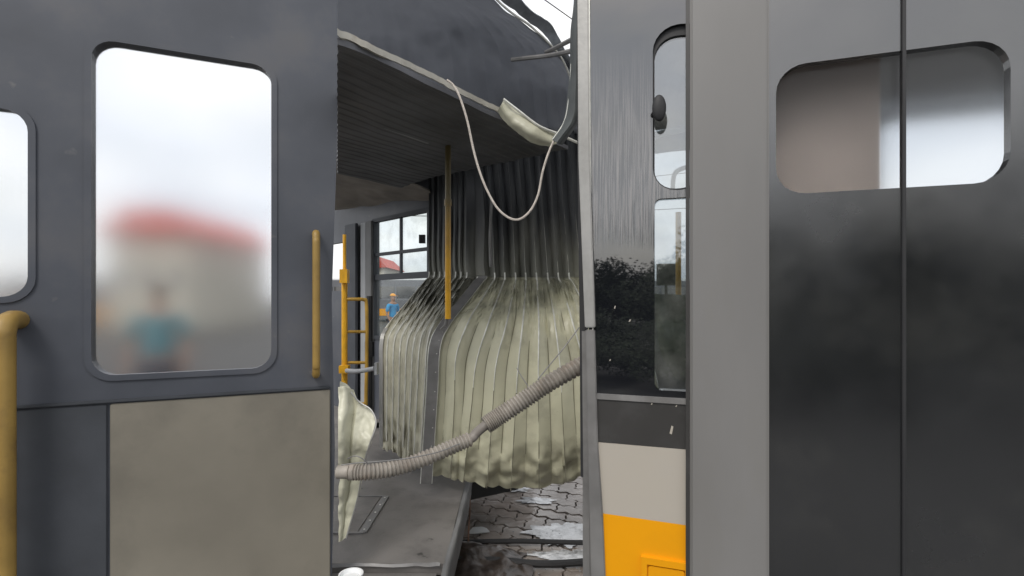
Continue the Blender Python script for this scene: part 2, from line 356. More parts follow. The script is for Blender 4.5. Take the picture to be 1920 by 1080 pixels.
G = [[bm.verts.new(Vector((-2+i*.1, 2+j*.1, -.022+.014*fbm(Vector((i*.17, j*.17, 0)))))) for j in range(47)] for i in range(45)]
grid_faces(bm, G)
o = obj('joint_mud', bm, mat('wet_joint_mud', (.025, .021, .018), .18, var=.4, scale=8, bump=.5, bscale=60), smooth=True); o['kind'] = 'structure'
# puddle of standing water
def blob(name, cx, cy, rx, ry, z, m, label, cat):
    bm = bmesh.new(); K = 160; vs = []
    for k in range(K):
        a = k/K*2*math.pi; f = 1+.6*fbm(Vector((math.cos(a)*2.6+cx, math.sin(a)*1.6+cy, 3)))
        vs.append(bm.verts.new((cx+rx*f*math.cos(a), cy+ry*f*math.sin(a), z)))
    bm.faces.new(vs); o = obj(name, bm, m); return o
WM = mat('painted_sky_puddle_water', (.62, .63, .64), .12, var=.4, scale=9, ior=2.2, bump=.6, bscale=22, dirt=(.05, .045, .04), dirt_amt=.9, dscale=14)  # bright sky reflection painted into the water as a pale base colour
for k, (cx, cy, rx, ry) in enumerate(((.36, 3.44, .24, .16), (.02, 4.25, .12, .06), (.38, 3.13, .26, .08), (.20, 4.0, .14, .06))):
    o = blob('water', cx, cy, rx, ry, .0065+.001*k, WM, '', ''); o['kind'] = 'structure'

# ---------------------------------------------------------------- bellows
BL = thing('bellows', 'torn pale olive accordion bellows with metal hoops joining the two bus halves', 'bellows', (.05, 3.0, .5))
# hoops: bottom, mid, knee, shoulder, waist, upper...   (px, py, depth)
def hp(b, k, s, wst, u1, u2, db, dw):
    """bottom, knee, shoulder, waist, upper mid, upper top"""
    return [V(b[0], b[1], db), V(b[0]*.66+k[0]*.34, b[1]*.66+k[1]*.34, db-.01), V(b[0]*.33+k[0]*.67, b[1]*.33+k[1]*.67, db-.01), V(k[0], k[1], db+.01),
            V(s[0], s[1], db+.08), V((s[0]+wst[0])/2, (s[1]+wst[1])/2, (db+dw)/2+.04), V(wst[0]*.88+s[0]*.12, wst[1]*.88+s[1]*.12, dw-.03), V(wst[0]-1, wst[1], dw), V(wst[0]-3, wst[1]-30, dw+.02),
            V(u1[0], u1[1], dw+.03), V(u2[0], u2[1], dw+.03)]
hoops = []
FL = [((712, 848), (713, 642), (724, 614), (806, 516)), ((725, 854), (727, 646), (738, 616), (816, 516)), ((735, 857), (739, 648), (750, 616), (826, 516)),
      ((745, 862), (751, 650), (762, 616), (836, 516)), ((755, 868), (763, 652), (775, 616), (846, 516)), ((764, 873), (775, 652), (787, 616), (856, 516)),
      ((775, 880), (787, 652), (799, 614), (866, 516)), ((787, 888), (801, 650), (813, 610), (877, 517))]
for i, (b, k, s, w_) in enumerate(FL):
    hoops.append(hp(b, k, s, w_, (w_[0]-2, 390), (w_[0]-4, 240), 3.46-.07*i, 3.95-.06*i))
HL = [((806, 902), (822, 648), (840, 608), (910, 518), (908, 390), (896, 240)), ((845, 908), (856, 665), (880, 600), (929, 520), (922, 390), (905, 240)),
      ((868, 914), (893, 680), (917, 602), (948, 520), (941, 390), (925, 240)), ((912, 926), (930, 684), (950, 605), (968, 520), (960, 390), (946, 240)),
      ((957, 931), (971, 688), (980, 606), (987, 520), (980, 390), (966, 240)), ((1011, 929), (1009, 690), (1010, 606), (1007, 520), (999, 390), (987, 240)),
      ((1062, 916), (1050, 690), (1040, 604), (1028, 520), (1018, 390), (1007, 240)), ((1112, 903), (1096, 690), (1072, 600), (1048, 520), (1037, 390), (1027, 240)),
      ((1160, 890), (1140, 690), (1108, 596), (1068, 520), (1057, 390), (1048, 240)), ((1215, 880), (1185, 690), (1140, 590), (1090, 520), (1078, 390), (1068, 240)),
      ((1260, 870), (1225, 690), (1180, 590), (1114, 520), (1100, 390), (1090, 240))]
for i, (b, k, s, w_, u1, u2) in enumerate(HL):
    db = (2.92, 2.86, 2.82, 2.78, 2.76, 2.76, 2.79, 2.82, 2.86, 2.9, 2.95)[i]
    hoops.append(hp(b, k, s, w_, u1, u2, db, 3.45-.03*i if i < 5 else 3.3))
NV = 150; NL = 10
curves = [spline(h, NV) for h in hoops]
VSPLIT = int(NV*.70)          # waist: level 7 of 10
def bellows_grid(bm, v0, v1, c0, c1, crumple):
    G = []; U = 12
    for c in range(c0, c1):
        A, B = curves[c], curves[c+1]; w0 = (A[40]-B[40]).length
        depth = min(.05, .6*w0+.012)
        for u in range(U if c < c1-1 else U+1):
            t = u/U; line = []
            for v in range(v0, v1+1):
                p = A[v].lerp(B[v], t)
                lv = v/NV*NL
                amp = depth*(1.0 if lv < 7 else .75)
                tri = 1-abs(2*t-1)
                back = amp*tri**.9-amp*.10*abs(math.sin(2*math.pi*t))
                out_ = Vector((p.x*.15, 1, 0)).normalized()
                q = p+out_*back*(1 if lv > 7 else .50)
                nn = Vector((p.x*9+c, p.z*3.2, t*1.5))
                wf_ = min(1, w0/.085); e = .005*fbm(nn)
                if crumple:
                    if 2.4 < lv < 7.0:      # gathers below the waist
                        k = math.sin((lv-2.4)/4.6*math.pi)
                        g_ = max(0, 1-abs(lv-5.2)/1.9); e += .022*g_*(1-abs(fbm(Vector((p.x*26+t*2, p.z*5+p.x*9, c*1.7)), 2))*3.2)-.010*g_
                    if lv < 1.3:           # crushed hem
                        k = (1-lv/1.3); q += out_*(.11*k*k)
                        e += .036*math.sin(min(1, k*1.5)*math.pi*.5)*fbm(Vector((p.x*10, p.z*11, c*.9)), 2)+.006*k*fbm(Vector((p.x*30, p.z*30, 5)), 3)
                        q.z += .020*k*fbm(Vector((p.x*6, 3, c*.3)), 2)-.007*k*abs(math.sin(math.pi*2*t))
                else:
                    e += .007*fbm(Vector((p.x*20, p.z*2.5, 1)))
                q += out_*e*wf_
                line.append(bm.verts.new(q))
            G.append(line)
    grid_faces(bm, G)
    bmesh.ops.recalc_face_normals(bm, faces=bm.faces[:])
    bmesh.ops.solidify(bm, geom=bm.faces[:], thickness=.003)
def add_part(name, bm, m, parent, smooth=True, label=None):
    o = obj(name, bm, m, parent, smooth, label)
    o.matrix_parent_inverse = parent.matrix_basis.inverted() if parent.type == 'EMPTY' else o.matrix_parent_inverse
    return o
def crease(curve, c, v): return curve[v]
bm = bmesh.new(); bellows_grid(bm, 0, VSPLIT, 8, len(curves)-1, True)
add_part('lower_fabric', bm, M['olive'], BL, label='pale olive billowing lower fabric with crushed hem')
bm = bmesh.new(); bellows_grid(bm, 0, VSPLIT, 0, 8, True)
add_part('side_fabric', bm, darken_above(mat('grimy_olive_fabric', (.50, .48, .37), .36, var=.2, scale=8, bump=.3, bscale=40, dirt=(.2, .19, .15), dirt_amt=.5, dscale=6), 1.30, 1.60, (.055, .056, .045), .85), BL, label='grimy tightly folded fabric at the left')  # side fabric colour also darkens towards the waist
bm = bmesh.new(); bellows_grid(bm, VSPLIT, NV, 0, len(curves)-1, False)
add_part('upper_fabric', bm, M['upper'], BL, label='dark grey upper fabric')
for c, cv in enumerate(curves):
    out_ = Vector((0, -.006, 0))
    if c == 8: continue
    bm = bmesh.new()
    if c < 8:
        pts = [p+out_ for p in cv[6:VSPLIT+6]]; rr = .0042
    else:
        pts = [p+out_*1.5 for p in cv[36:VSPLIT+8]]; rr = lambda t: .0018+.0034*min(1, t*3)
    tube(bm, pts, rr, 6); add_part('hoop', bm, M['hoop'], BL)
    if c > 8:
        bm = bmesh.new(); tube(bm, [p+out_*.5 for p in cv[2:37]], .0022, 5); add_part('seam', bm, M['seam'], BL)
        bm = bmesh.new(); tube(bm, [p+out_*.7 for p in cv[VSPLIT+8:NV]], .0018, 5); add_part('upper_hoop', bm, M['uphoop'], BL)
for c in range(8, len(curves)-1):
    bm = bmesh.new(); A, B = curves[c], curves[c+1]; w0 = (A[40]-B[40]).length; dp = min(.05, .6*w0+.012)
    tube(bm, [A[v].lerp(B[v], .5)+Vector((0, dp*.50-.006, 0)) for v in range(14, 70)], .0020, 5); add_part('valley_seam', bm, M['seam'], BL)
# outermost pale end strip and the broad middle frame
def strip(name, cv, w_, m, v0, v1, lab=None, th=.008, push=.012):
    bm = bmesh.new(); rows = []
    for v in range(v0, v1, 3):
        p = cv[v]+Vector((0, -push, 0)); rows.append((p, p+Vector((w_, -.001, 0))))
    G = [[bm.verts.new(a), bm.verts.new(b)] for a, b in rows]; grid_faces(bm, G)
    bmesh.ops.recalc_face_normals(bm, faces=bm.faces[:]); bmesh.ops.solidify(bm, geom=bm.faces[:], thickness=th)
    return add_part(name, bm, m, BL, False, lab)
strip('end_strip', curves[0], .026, M['alu'], 2, 60)
strip('middle_frame', [p+Vector((-.045, -.02, 0)) for p in curves[8]], .062, M['alu_dull'], 0, VSPLIT+2, 'broad grey middle frame')
for dx in (-.047, .017):
    bm = bmesh.new(); tube(bm, [p+Vector((dx, -.038, 0)) for p in curves[8][0:VSPLIT]], .0032, 6); add_part('hoop', bm, M['hoop'], BL)
for k in range(16):
    bm = bmesh.new(); p = curves[8][6+6*k]+Vector((-.02, -.037, 0)); tube(bm, [p+Vector((.022, .004, 0)), p+Vector((.022, -.004, 0))], .0035, 8)
    add_part('rivet', bm, M['hoop'], BL)
bm = bmesh.new(); tube(bm, spline([V(920, 500, 3.36), V(919, 440, 3.36), V(922, 375, 3.36)], 12), .010, 8)
add_part('upright_strip', bm, M['alu_dull'], BL)
# roof fabric
bm = loft([[V(600, 330, 4.0), V(720, 320, 3.85), V(820, 300, 3.6), V(920, 290, 3.42), V(1010, 270, 3.36), V(1100, 240, 3.36)],
           [V(590, 210, 3.7), V(700, 190, 3.7), V(800, 180, 3.5), V(910, 170, 3.32), V(1010, 165, 3.30), V(1078, 175, 3.26)],
           [V(585, 120, 3.4), V(690, 100, 3.4), V(790, 90, 3.2), V(900, 90, 3.15), V(1000, 100, 3.10), V(1073, 132, 3.05)],
           [V(580, 50, 3.0), V(680, 30, 3.0), V(770, 20, 2.95), V(860, 20, 2.95), V(950, 40, 2.92), V(1037, 90, 2.90)],
           [V(575, -40, 2.6), V(660, -50, 2.6), V(740, -50, 2.6), V(800, -50, 2.6), V(860, -30, 2.6), V(934, -2, 2.6)],
           [V(560, -200, 2.2), V(620, -200, 2.2), V(680, -190, 2.2), V(720, -180, 2.2), V(760, -170, 2.2), V(800, -150, 2.2)]],
          120, 70, .006, .045, 2.6, 3, ribs=lambda u, v: Vector((0, -1, -.6))*(.024*abs(math.sin(u*math.pi*18))*max(0, 1-v*1.15))+Vector((0, 0, -.02))*abs(fbm(Vector((u*9+v*4, v*3, 2)))))
add_part('roof_fabric', bm, M['canopy'], BL, label='sagging dark blue grey roof fabric')
bm = loft([[V(800, -160, 2.19), V(934, -4, 2.58), V(1000, 46, 2.78), V(1037, 86, 2.89), V(1060, 112, 2.98), V(1078, 160, 3.1)],
           [V(836, -170, 2.19), V(966, -12, 2.58), V(1026, 40, 2.78), V(1054, 82, 2.89), V(1076, 118, 2.98), V(1092, 155, 3.1)]], 40, 6, .006, .016, 9, 2)
add_part('roof_edge_trim', bm, mat('pale_blue_grey_edge', (.27, .29, .32), .5, var=.3, scale=7, dirt=(.1, .1, .11), dirt_amt=.6, dscale=9), BL)
bm = bmesh.new(); tube(bm, spline([V(798, -158, 2.17), V(930, -2, 2.56), V(996, 50, 2.76), V(1036, 88, 2.86), V(1058, 118, 2.95), V(1076, 165, 3.06)], 40), .006, 6)
add_part('roof_hoop', bm, M['hoop'], BL)
# ---------------------------------------------------------------- left half of the bus
LB = thing('bus_section', 'wrecked left bus half seen from inside with torn ribbed ceiling and grey floor', 'bus', (-1.2, 3.2, .4))
def part(name, bm, m, smooth=False, label=None, root=None):
    root = root or LB
    o = obj(name, bm, m, root, smooth, label)
    o.matrix_parent_inverse = root.matrix_basis.inverted() if root.type == 'EMPTY' else o.matrix_parent_inverse
    return o
# ribbed ceiling, edge along the cream rail
ZC = 2.42
def cpt(px, py, z=ZC): d = (z-CZ)*F/(HZ-py); return Vector(((px-960)/F*d, d, z))
a, b = cpt(637, 70), cpt(938, 212)
e = (b-a).normalized(); nrm = Vector((-e.y, e.x, 0))          # away from the rail, into the section
if nrm.y < 0: nrm = -nrm
bm = bmesh.new(); G = []
for i in range(0, 50):
    line = []
    for j in range(0, 181):
        s_ = -.42+((b-a).length*1.72+.42)*i/49; t_ = j/180*1.35
        p = a+e*s_+nrm*t_
        z = -.0035*(1 if (t_*1.0 % .06) < .016 else 0) - .10*max(0, t_-.9)**1.5+.012*fbm(Vector((s_*2, t_*2, 0)))
        line.append(bm.verts.new(p+Vector((0, 0, z))))
    G.append(line)
grid_faces(bm, G)
bmesh.ops.bisect_plane(bm, geom=bm.verts[:]+bm.edges[:]+bm.faces[:], plane_co=(0, 0, 0), plane_no=Vector((1, .345, 0)), clear_inner=True)
bmesh.ops.recalc_face_normals(bm, faces=bm.faces[:]); bmesh.ops.solidify(bm, geom=bm.faces[:], thickness=.02)
part('ceiling', bm, M['ceiling'], label='dark ribbed ceiling panel')
# light tube holder on the ceiling
p0 = cpt(722, 238, 2.40); p1 = cpt(802, 267, 2.40)
bm = bmesh.new(); tube(bm, [p0, p1], .009, 8); tube(bm, [p0+nrm*.03, p1+nrm*.03], .006, 8)
part('ceiling_strip', bm, M['lightgrey'])
# cream rail: a flat box section following the edge
def flatbar(path, h, t, up=Vector((0, 0, 1)), side=Vector((0, -1, 0))):
    bm = bmesh.new(); G = []
    for p in path:
        G.append([bm.verts.new(p+up*h/2+side*t/2), bm.verts.new(p-up*h/2+side*t/2), bm.verts.new(p-up*h/2-side*t/2), bm.verts.new(p+up*h/2-side*t/2)])
    for i in range(len(G)-1):
        for k in range(4): bm.faces.new((G[i][k], G[i][(k+1) % 4], G[i+1][(k+1) % 4], G[i+1][k]))
    bm.faces.new(G[0][::-1]); bm.faces.new(G[-1]); bmesh.ops.recalc_face_normals(bm, faces=bm.faces[:]); return bm
rp = spline([V(634, 62, 1.575), V(640, 66, 1.59), V(662, 73, 1.63), V(700, 93, 1.68), V(760, 120, 1.82), V(822, 149, 1.97), V(850, 165, 2.03), V(900, 190, 2.15), V(938, 208, 2.24)], 60)
rp = [p+Vector((0, 0, .003*fbm(p*25))) for p in rp]
part('ceiling_rail', flatbar(rp, .022, .016), M['rail'], label='torn cream edge rail of the ceiling')
bm = loft([[V(944, 186, 2.22), V(975, 210, 2.22), V(1010, 236, 2.22), V(1048, 250, 2.22)],
           [V(939, 197, 2.19), V(965, 226, 2.19), V(1002, 252, 2.19), V(1046, 266, 2.2)],
           [V(933, 208, 2.22), V(958, 238, 2.22), V(995, 264, 2.22), V(1030, 275, 2.22)]], 30, 10, .004, .012, 9, 5)
part('bent_trim', bm, M['flap'], True, 'crumpled pale strip peeled from the ceiling rail')
bm = bmesh.new(); tube(bm, spline([V(944, 186, 2.2), V(975, 210, 2.2), V(1010, 236, 2.2), V(1048, 252, 2.2), V(1084, 268, 2.2)], 30), .006, 6)
part('trim_edge', bm, M['hoop'])
bm = loft([[V(637, 78, 1.72), V(660, 78, 1.74), V(690, 86, 1.8)], [V(637, 84, 1.72), V(662, 88, 1.74), V(690, 91, 1.8)]], 12, 4, .003, .006, 14, 2)
part('torn_liner', bm, M['grey'])
# floor
ZF = .45
def fl(px, py, z=ZF): d = (CZ-z)*F/(py-HZ); return Vector(((px-960)/F*d, d, z))
def plate(x0, x1, y0, y1, z, th, bev=.006):
    bm = bmesh.new(); box(bm, ((x0+x1)/2, (y0+y1)/2, z-th/2), (x1-x0, y1-y0, th)); bevel(bm, bev, 2); return bm
part('floor', plate(-2.3, -.292, 2.20, 5.6, ZF, .05), M['floor'], label='scuffed grey floor sheet')
part('step_floor', plate(-2.3, -.325, 1.5, 2.188, ZF-.035, .05), M['floor'])
part('floor_lip', loft([[Vector((-1.6, 2.192, ZF+.004)), Vector((-.9, 2.190, ZF+.005)), Vector((-.6, 2.193, ZF+.003)), Vector((-.31, 2.195, ZF+.005))],
                        [Vector((-1.6, 2.182, ZF-.006)), Vector((-.9, 2.180, ZF-.008)), Vector((-.6, 2.184, ZF-.006)), Vector((-.31, 2.18, ZF-.004))]], 40, 2, .003, .006, 12, 1), M['alu_dull'])
sk = part('side_sill', loft([[Vector((-.294, 1.5, ZF-.0)), Vector((-.296, 2.2, ZF+.002)), Vector((-.288, 2.7, ZF+.002)), Vector((-.292, 3.4, ZF+.002))],
                        [Vector((-.262, 1.5, ZF-.01)), Vector((-.266, 2.2, ZF-.012)), Vector((-.26, 2.7, ZF-.01)), Vector((-.262, 3.4, ZF-.01))],
                        [Vector((-.268, 1.5, ZF-.16)), Vector((-.275, 2.2, ZF-.16)), Vector((-.268, 2.7, ZF-.16)), Vector((-.272, 3.4, ZF-.16))]], 30, 12, .004, .012, 7, 8), M['grey'], True)
hb = bmesh.new()
q = [fl(600, 932), fl(722, 932), fl(690, 1001), fl(600, 1001)]
x0, x1, y0, y1 = -1.12, q[1].x+.005, q[2].y, q[0].y
for (cx, cy, sx, sy) in (((x0+x1)/2, y1, x1-x0, .012), ((x0+x1)/2, y0, x1-x0, .012), (x1, (y0+y1)/2, .035, y1-y0-.013)):
    box(hb, (cx, cy, ZF+.004), (sx, sy, .008))
hat = part('hatch_frame', hb, M['alu_dull'])
hc = plate(x0, x1-.03, y0+.01, y1-.01, ZF+.004, .004, .001)
o = obj('hatch_cover', hc, M['floor'], hat)
for k in range(5):
    bm = bmesh.new(); tube(bm, [Vector((x1, y0+.03+k*(y1-y0-.06)/4, ZF+.006)), Vector((x1, y0+.03+k*(y1-y0-.06)/4, ZF+.0105))], .005, 8)
    o = obj('screw', bm, M['hoop'], hat)
# far side wall, receding to the left
PF = Plane(V(806, 0, 4.25), Vector(V(640, 0, 5.35)-V(806, 0, 4.25)))
def sp(px): return PF.s_of(px)
win = PF.rect(803, 703, 396, 640, 803); w2 = PF.rect(655, 610, 452, 545, 655)
outer = [PF.sz(950, 200), PF.sz(560, 200), PF.sz(560, 905), PF.sz(950, 905)]
outer = [(sp(950), .4), (sp(610), .4), (sp(610), 2.9), (sp(950), 2.9)]
wl = rloop(min(win[0], win[1]), max(win[0], win[1]), win[2], win[3], .0)
wl2 = rloop(min(w2[0], w2[1]), max(w2[0], w2[1]), w2[2], w2[3], 0)
part('far_side_wall', slab(PF, outer, [wl, wl2], .05), M['darkblue'])
fr = bmesh.new()
s0, s1 = sorted((win[0], win[1])); z0, z1 = win[2], win[3]
zb1 = PF.sz(803, 466)[1]; zb2 = PF.sz(803, 514)[1]; sm = sp(750)
slab(PF, rloop(s0, s1, zb1-.014, zb1+.014), (), .03, .002, fr)
slab(PF, rloop(s0, s1, zb2-.03, zb2+.024), (), .035, .004, fr)
slab(PF, rloop(sm-.013, sm+.013, zb2+.02, z1), (), .02, -.003, fr)
slab(PF, rloop(s0-.03, s1+.03, z0-.03, z1+.03), [rloop(s0+.004, s1-.004, z0+.004, z1-.004)], .03, .012, fr)
wf = part('window', fr, M['dark'], label='small sliding window on the far side')
o = obj('pane', slab(PF, rloop(s0, s1, z0, z1), (), .004, -.02), M['glass'], wf)
bm = bmesh.new(); box(bm, PF.at(799, 449, .04), (.05, .04, .07), 0); bevel(bm, .006); obj('latch', bm, M['black'], wf)
# inner pillars left of the window
for (pa, pb_, m_, off) in ((702, 691, 'grey', .035), (689, 679, 'lightgrey', .02), (677, 656, 'dark', .06)):
    r_ = PF.rect(pa, pb_, 340, 900, 690); ss = sorted((r_[0], r_[1]))
    part('pillar', slab(PF, rloop(ss[0], ss[1], .5, 2.35, 0), (), .03, off, None, .006), M[m_])
# brown-grey sagging headliner over the far wall
bm = loft([[V(600, 286, 3.2), V(660, 300, 3.2), V(700, 315, 3.3), V(735, 335, 3.4)],
           [V(600, 320, 3.7), V(660, 330, 3.7), V(720, 340, 3.7), V(800, 352, 3.8)],
           [V(600, 345, 4.1), V(660, 350, 4.1), V(720, 360, 4.1), V(806, 366, 4.1)],
           [V(600, 395, 4.6), V(660, 390, 4.6), V(720, 378, 4.4), V(812, 372, 4.2)]], 40, 30, .01, .05, 2.5, 4)
part('headliner', bm, mat('stained_headliner', (.30, .27, .24), .7, var=.3, scale=4), True, 'sagging brownish headliner')
bm = bmesh.new(); tube(bm, spline([V(600, 330, 4.0), V(680, 342, 4.0), V(740, 352, 4.0), V(804, 362, 4.05)], 20), .018, 8); part('ceiling_pipe', bm, M['rail'], True)
bm = bmesh.new(); vs = [bm.verts.new(p) for p in ((-1.25, 3.2, 2.6), (-.2, 3.2, 2.6), (-.2, 4.2, 2.6), (-1.35, 5.35, 2.6), (-2.1, 5.35, 2.6))]; bm.faces.new(vs)
r_ = bmesh.ops.extrude_face_region(bm, geom=bm.faces[:]); bmesh.ops.translate(bm, vec=(0, 0, .05), verts=[v for v in r_['geom'] if isinstance(v, bmesh.types.BMVert)]); bmesh.ops.recalc_face_normals(bm, faces=bm.faces[:])
part('roof_skin', bm, M['dark'])
# yellow grab pole in front of the bellows
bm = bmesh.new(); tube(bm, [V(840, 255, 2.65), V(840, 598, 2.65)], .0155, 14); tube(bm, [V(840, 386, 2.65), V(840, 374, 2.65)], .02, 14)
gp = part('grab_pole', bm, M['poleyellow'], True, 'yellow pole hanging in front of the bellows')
bm = bmesh.new(); tube(bm, [V(838, 598, 2.65), V(836, 612, 2.66)], .010, 8); tube(bm, [V(836, 608, 2.65), V(826, 618, 2.68)], .005, 6); obj('broken_end', bm, M['alu_dull'], gp)
# yellow handrail frame on the left
bm = bmesh.new()
tube(bm, [V(646, 505, 3.4), V(646, 790, 3.4)], .020, 12); tube(bm, [V(646, 440, 3.41), V(646, 506, 3.41)], .012, 10)
part('handrail_post', bm, M['yellow'], True)
bm = bmesh.new(); tube(bm, spline([V(646, 561, 3.4), V(670, 561, 3.42), V(682, 562, 3.45), V(687, 570, 3.46), V(688, 640, 3.46), V(686, 760, 3.46)], 40), .012, 10)
for py in (622, 680, 757): tube(bm, [V(646, py, 3.4), V(686, py, 3.46)], .010, 8)
part('rail_frame', bm, mat('dull_yellow_tube', (.5, .3, .05), .4, var=.3, scale=8), True)
for py, sz_ in ((518, (.05, .05, .09)), (692, (.06, .05, .05))):
    bm = bmesh.new(); box(bm, V(646, py, 3.36), sz_); bevel(bm, .01); part('rail_clamp', bm, M['yellow'], True)
bm = bmesh.new(); tube(bm, spline([V(650, 695, 3.32), V(672, 696, 3.25), V(702, 691, 3.2)], 14), .015, 10); box(bm, V(706, 691, 3.2), (.016, .05, .075)); part('grey_arm', bm, M['lightgrey'], True)
bm = bmesh.new(); tube(bm, [V(693, 555, 3.6), V(693, 770, 3.6)], .022, 8); tube(bm, [V(693, 640, 3.6), V(693, 668, 3.6)], .034, 8); part('black_post', bm, M['black'], True)
# near side wall of the left half, with two windows
PN = Plane(V(0, 0, 1.62), Vector(V(636, 0, 2.02)-V(0, 0, 1.62)))
W1 = PN.rect(168, 512, 100, 700, 168); W2 = PN.rect(-260, 58, 200, 560, 58)
z1t = PN.sz(512, 92)[1]
h1 = rloop(W1[0], W1[1], PN.sz(340, 700)[1], PN.sz(340, 96)[1], .07); h2 = rloop(W2[0], W2[1], PN.sz(0, 560)[1], PN.sz(0, 200)[1], .07)
outer = [(PN.s_of(-400), .30), (PN.s_of(620), .30), (PN.s_of(628), 1.0), (PN.s_of(622), 1.6), (PN.s_of(632), 2.2), (PN.s_of(634), 3.1), (PN.s_of(-400), 3.1)]
part('near_side_wall', slab(PN, outer, [h1, h2], .06), M['darkblue'])
for hl, (sa, sb), zc in ((h1, (W1[0], W1[1]), (PN.sz(340, 300)[1], PN.sz(340, 560)[1])), (h2, (W2[0], W2[1]), ())):
    fb = bmesh.new()
    zs = [z for _, z in hl]; lo, hi = min(zs), max(zs)
    slab(PN, rloop(sa-.014, sb+.014, lo-.014, hi+.014, .08), [rloop(sa+.006, sb-.006, lo+.006, hi-.006, .066)], .02, .006, fb)
    wf = part('window', fb, M['darkblue'], label='fogged side window')
    obj('pane', slab(PN, rloop(sa, sb, lo, hi, .07), (), .004, -.025), M['fog'], wf)
wl_sL, wl_sR = PN.s_of(-400), PN.s_of(619)
sD = PN.s_of(205); zK = PN.sz(340, 742)[1]
part('skirt_panel', slab(PN, rloop(sD+.004, wl_sR, .31, zK-.012), (), .012, .010, None, .003), mat('dusty_beige_grey_paint', (.235, .215, .175), .55, var=.15, scale=2.5, dirt=(.13, .12, .10), dirt_amt=.6, dscale=2), label='dusty beige lower side panel')
part('dark_flap', slab(PN, rloop(wl_sL, sD-.004, .31, zK-.012), (), .012, .008, None, .003), M['dark'])
part('trim_strip', slab(PN, rloop(wl_sL, wl_sR, zK-.008, zK+.004), (), .012, .014, None, .003), M['dark'])
# yellow posts by the near wall
bm = bmesh.new(); tube(bm, spline([PN.at(34, 600, -.01), PN.at(34, 600, .05), PN.at(34, 615, .085), PN.at(34, 660, .09), PN.at(34, 900, .09), PN.at(34, 1250, .09)], 60), .030, 14); part('door_post', bm, M['oldyellow'], True)
bm = bmesh.new(); tube(bm, spline([PN.at(592, 440, -.01), PN.at(592, 440, .04), PN.at(592, 452, .055), PN.at(592, 480, .06), PN.at(592, 660, .06), PN.at(592, 688, .055), PN.at(592, 700, .04), PN.at(592, 700, -.01)], 60), .014, 12); part('grab_rail', bm, M['oldyellow'], True)
# ---------------------------------------------------------------- right half of the bus
PR = Plane(V(1110, 0, 1.7), (.949, -.316))
RB = thing('bus_section', 'right bus half beside the tear, glossy dark side above grey and orange bands', 'bus', (1.0, 1.6, .4))
def rpart(name, bm, m, smooth=False, label=None): return part(name, bm, m, smooth, label, RB)
def zr(py, ref=1120): return PR.sz(ref, py)[1]
sL, sW, sE = PR.s_of(1104), PR.s_of(1225), PR.s_of(1300)
zWb, zBd, zSt = zr(742), zr(828), zr(962)
wr = rloop(PR.s_of(1224), PR.s_of(1420), zr(366, 1230)+.01, zr(52, 1230), .075); wr2 = rloop(PR.s_of(1226), PR.s_of(1420), zWb+.03, zr(366, 1230)-.015, .02)
sPil = PR.s_of(1292); sD0, sD1 = PR.s_of(1440), PR.s_of(2150)
# glossy panel with the window cut out, window runs to the pillar
wr = rloop(PR.s_of(1224), sPil+.05, zr(366, 1230)+.012, zr(52, 1230), .075); wr2 = rloop(PR.s_of(1227), sPil+.05, zWb+.03, zr(366, 1230)-.012, .02)
rpart('glazed_side_panel', slab(PR, [(sL, zWb+.004), (sPil+.1, zWb+.004), (sPil+.1, 3.1), (sL, 3.1)], [wr, wr2], .02), M['streak'], label='glossy dark side panel with painted vertical streaks of sky reflection')
fb = bmesh.new()
slab(PR, rloop(PR.s_of(1222), sPil+.07, zr(366, 1230)+.004, zr(50, 1230)+.004, .08), [rloop(PR.s_of(1224)+.004, sPil+.04, zr(366, 1230)+.02, zr(52, 1230)-.030, .065)], .03, -.012, fb)
wfr = rpart('window', fb, M['black'])
obj('pane', slab(PR, rloop(PR.s_of(1224), sPil+.05, zr(366, 1230)+.01, zr(52, 1230), .07), (), .004, -.02), M['tint'], wfr)
obj('pane', slab(PR, rloop(PR.s_of(1226), sPil+.05, zWb+.025, zr(366, 1230)-.012, .0), (), .004, -.018), M['tint'], wfr)
bm = bmesh.new(); bmesh.ops.create_uvsphere(bm, u_segments=24, v_segments=14, radius=1)
for v in bm.verts: v.co = Vector((v.co.x*.022, v.co.y*.014, v.co.z*.042))
bmesh.ops.translate(bm, vec=PR.at(1237, 212, .045), verts=bm.verts[:]); tube(bm, [PR.at(1224, 216, .0), PR.at(1233, 214, .04)], .008, 8)
rpart('black_knob', bm, M['black'], True, 'black oval mirror knob')
rpart('sill_strip', slab(PR, [(sL, zWb-.010), (sPil, zWb-.010), (sPil, zWb+.008), (sL, zWb+.008)], (), .012, .006), M['alu_dull'])
rpart('dark_band', slab(PR, [(sL, zBd), (sPil, zBd), (sPil, zWb-.010), (sL, zWb-.010)], (), .02, .001), M['band'])
sg = PR.s_of(1126)
rpart('pale_band', slab(PR, [PR.sz(1131, 962), (sPil, zSt), (sPil, zBd), PR.sz(1121, 829)], (), .02, .0025), M['stripe'])
sh = PR.rect(1203, 1420, 1040, 1240, 1203)
hol = rloop(sh[0], sPil-.004, .45, sh[3], .004, 2)
rpart('orange_skirt', slab(PR, [PR.sz(1140, 1250), (sPil, .30), (sPil, zSt), PR.sz(1131, 962)], [hol] if False else (), .02, .0025), M['orange'])
fb = bmesh.new()
slab(PR, rloop(sh[0], sPil-.003, .5, sh[3]), [rloop(sh[0]+.018, sPil-.012, .51, sh[3]-.022)], .012, .014, fb)
hf = rpart('fuel_hatch', fb, M['orange'], label='orange flap with raised rim')
obj('flap', slab(PR, rloop(sh[0]+.022, sPil-.014, .515, sh[3]-.027, .008, 3), (), .006, .0095), M['orange'], hf)
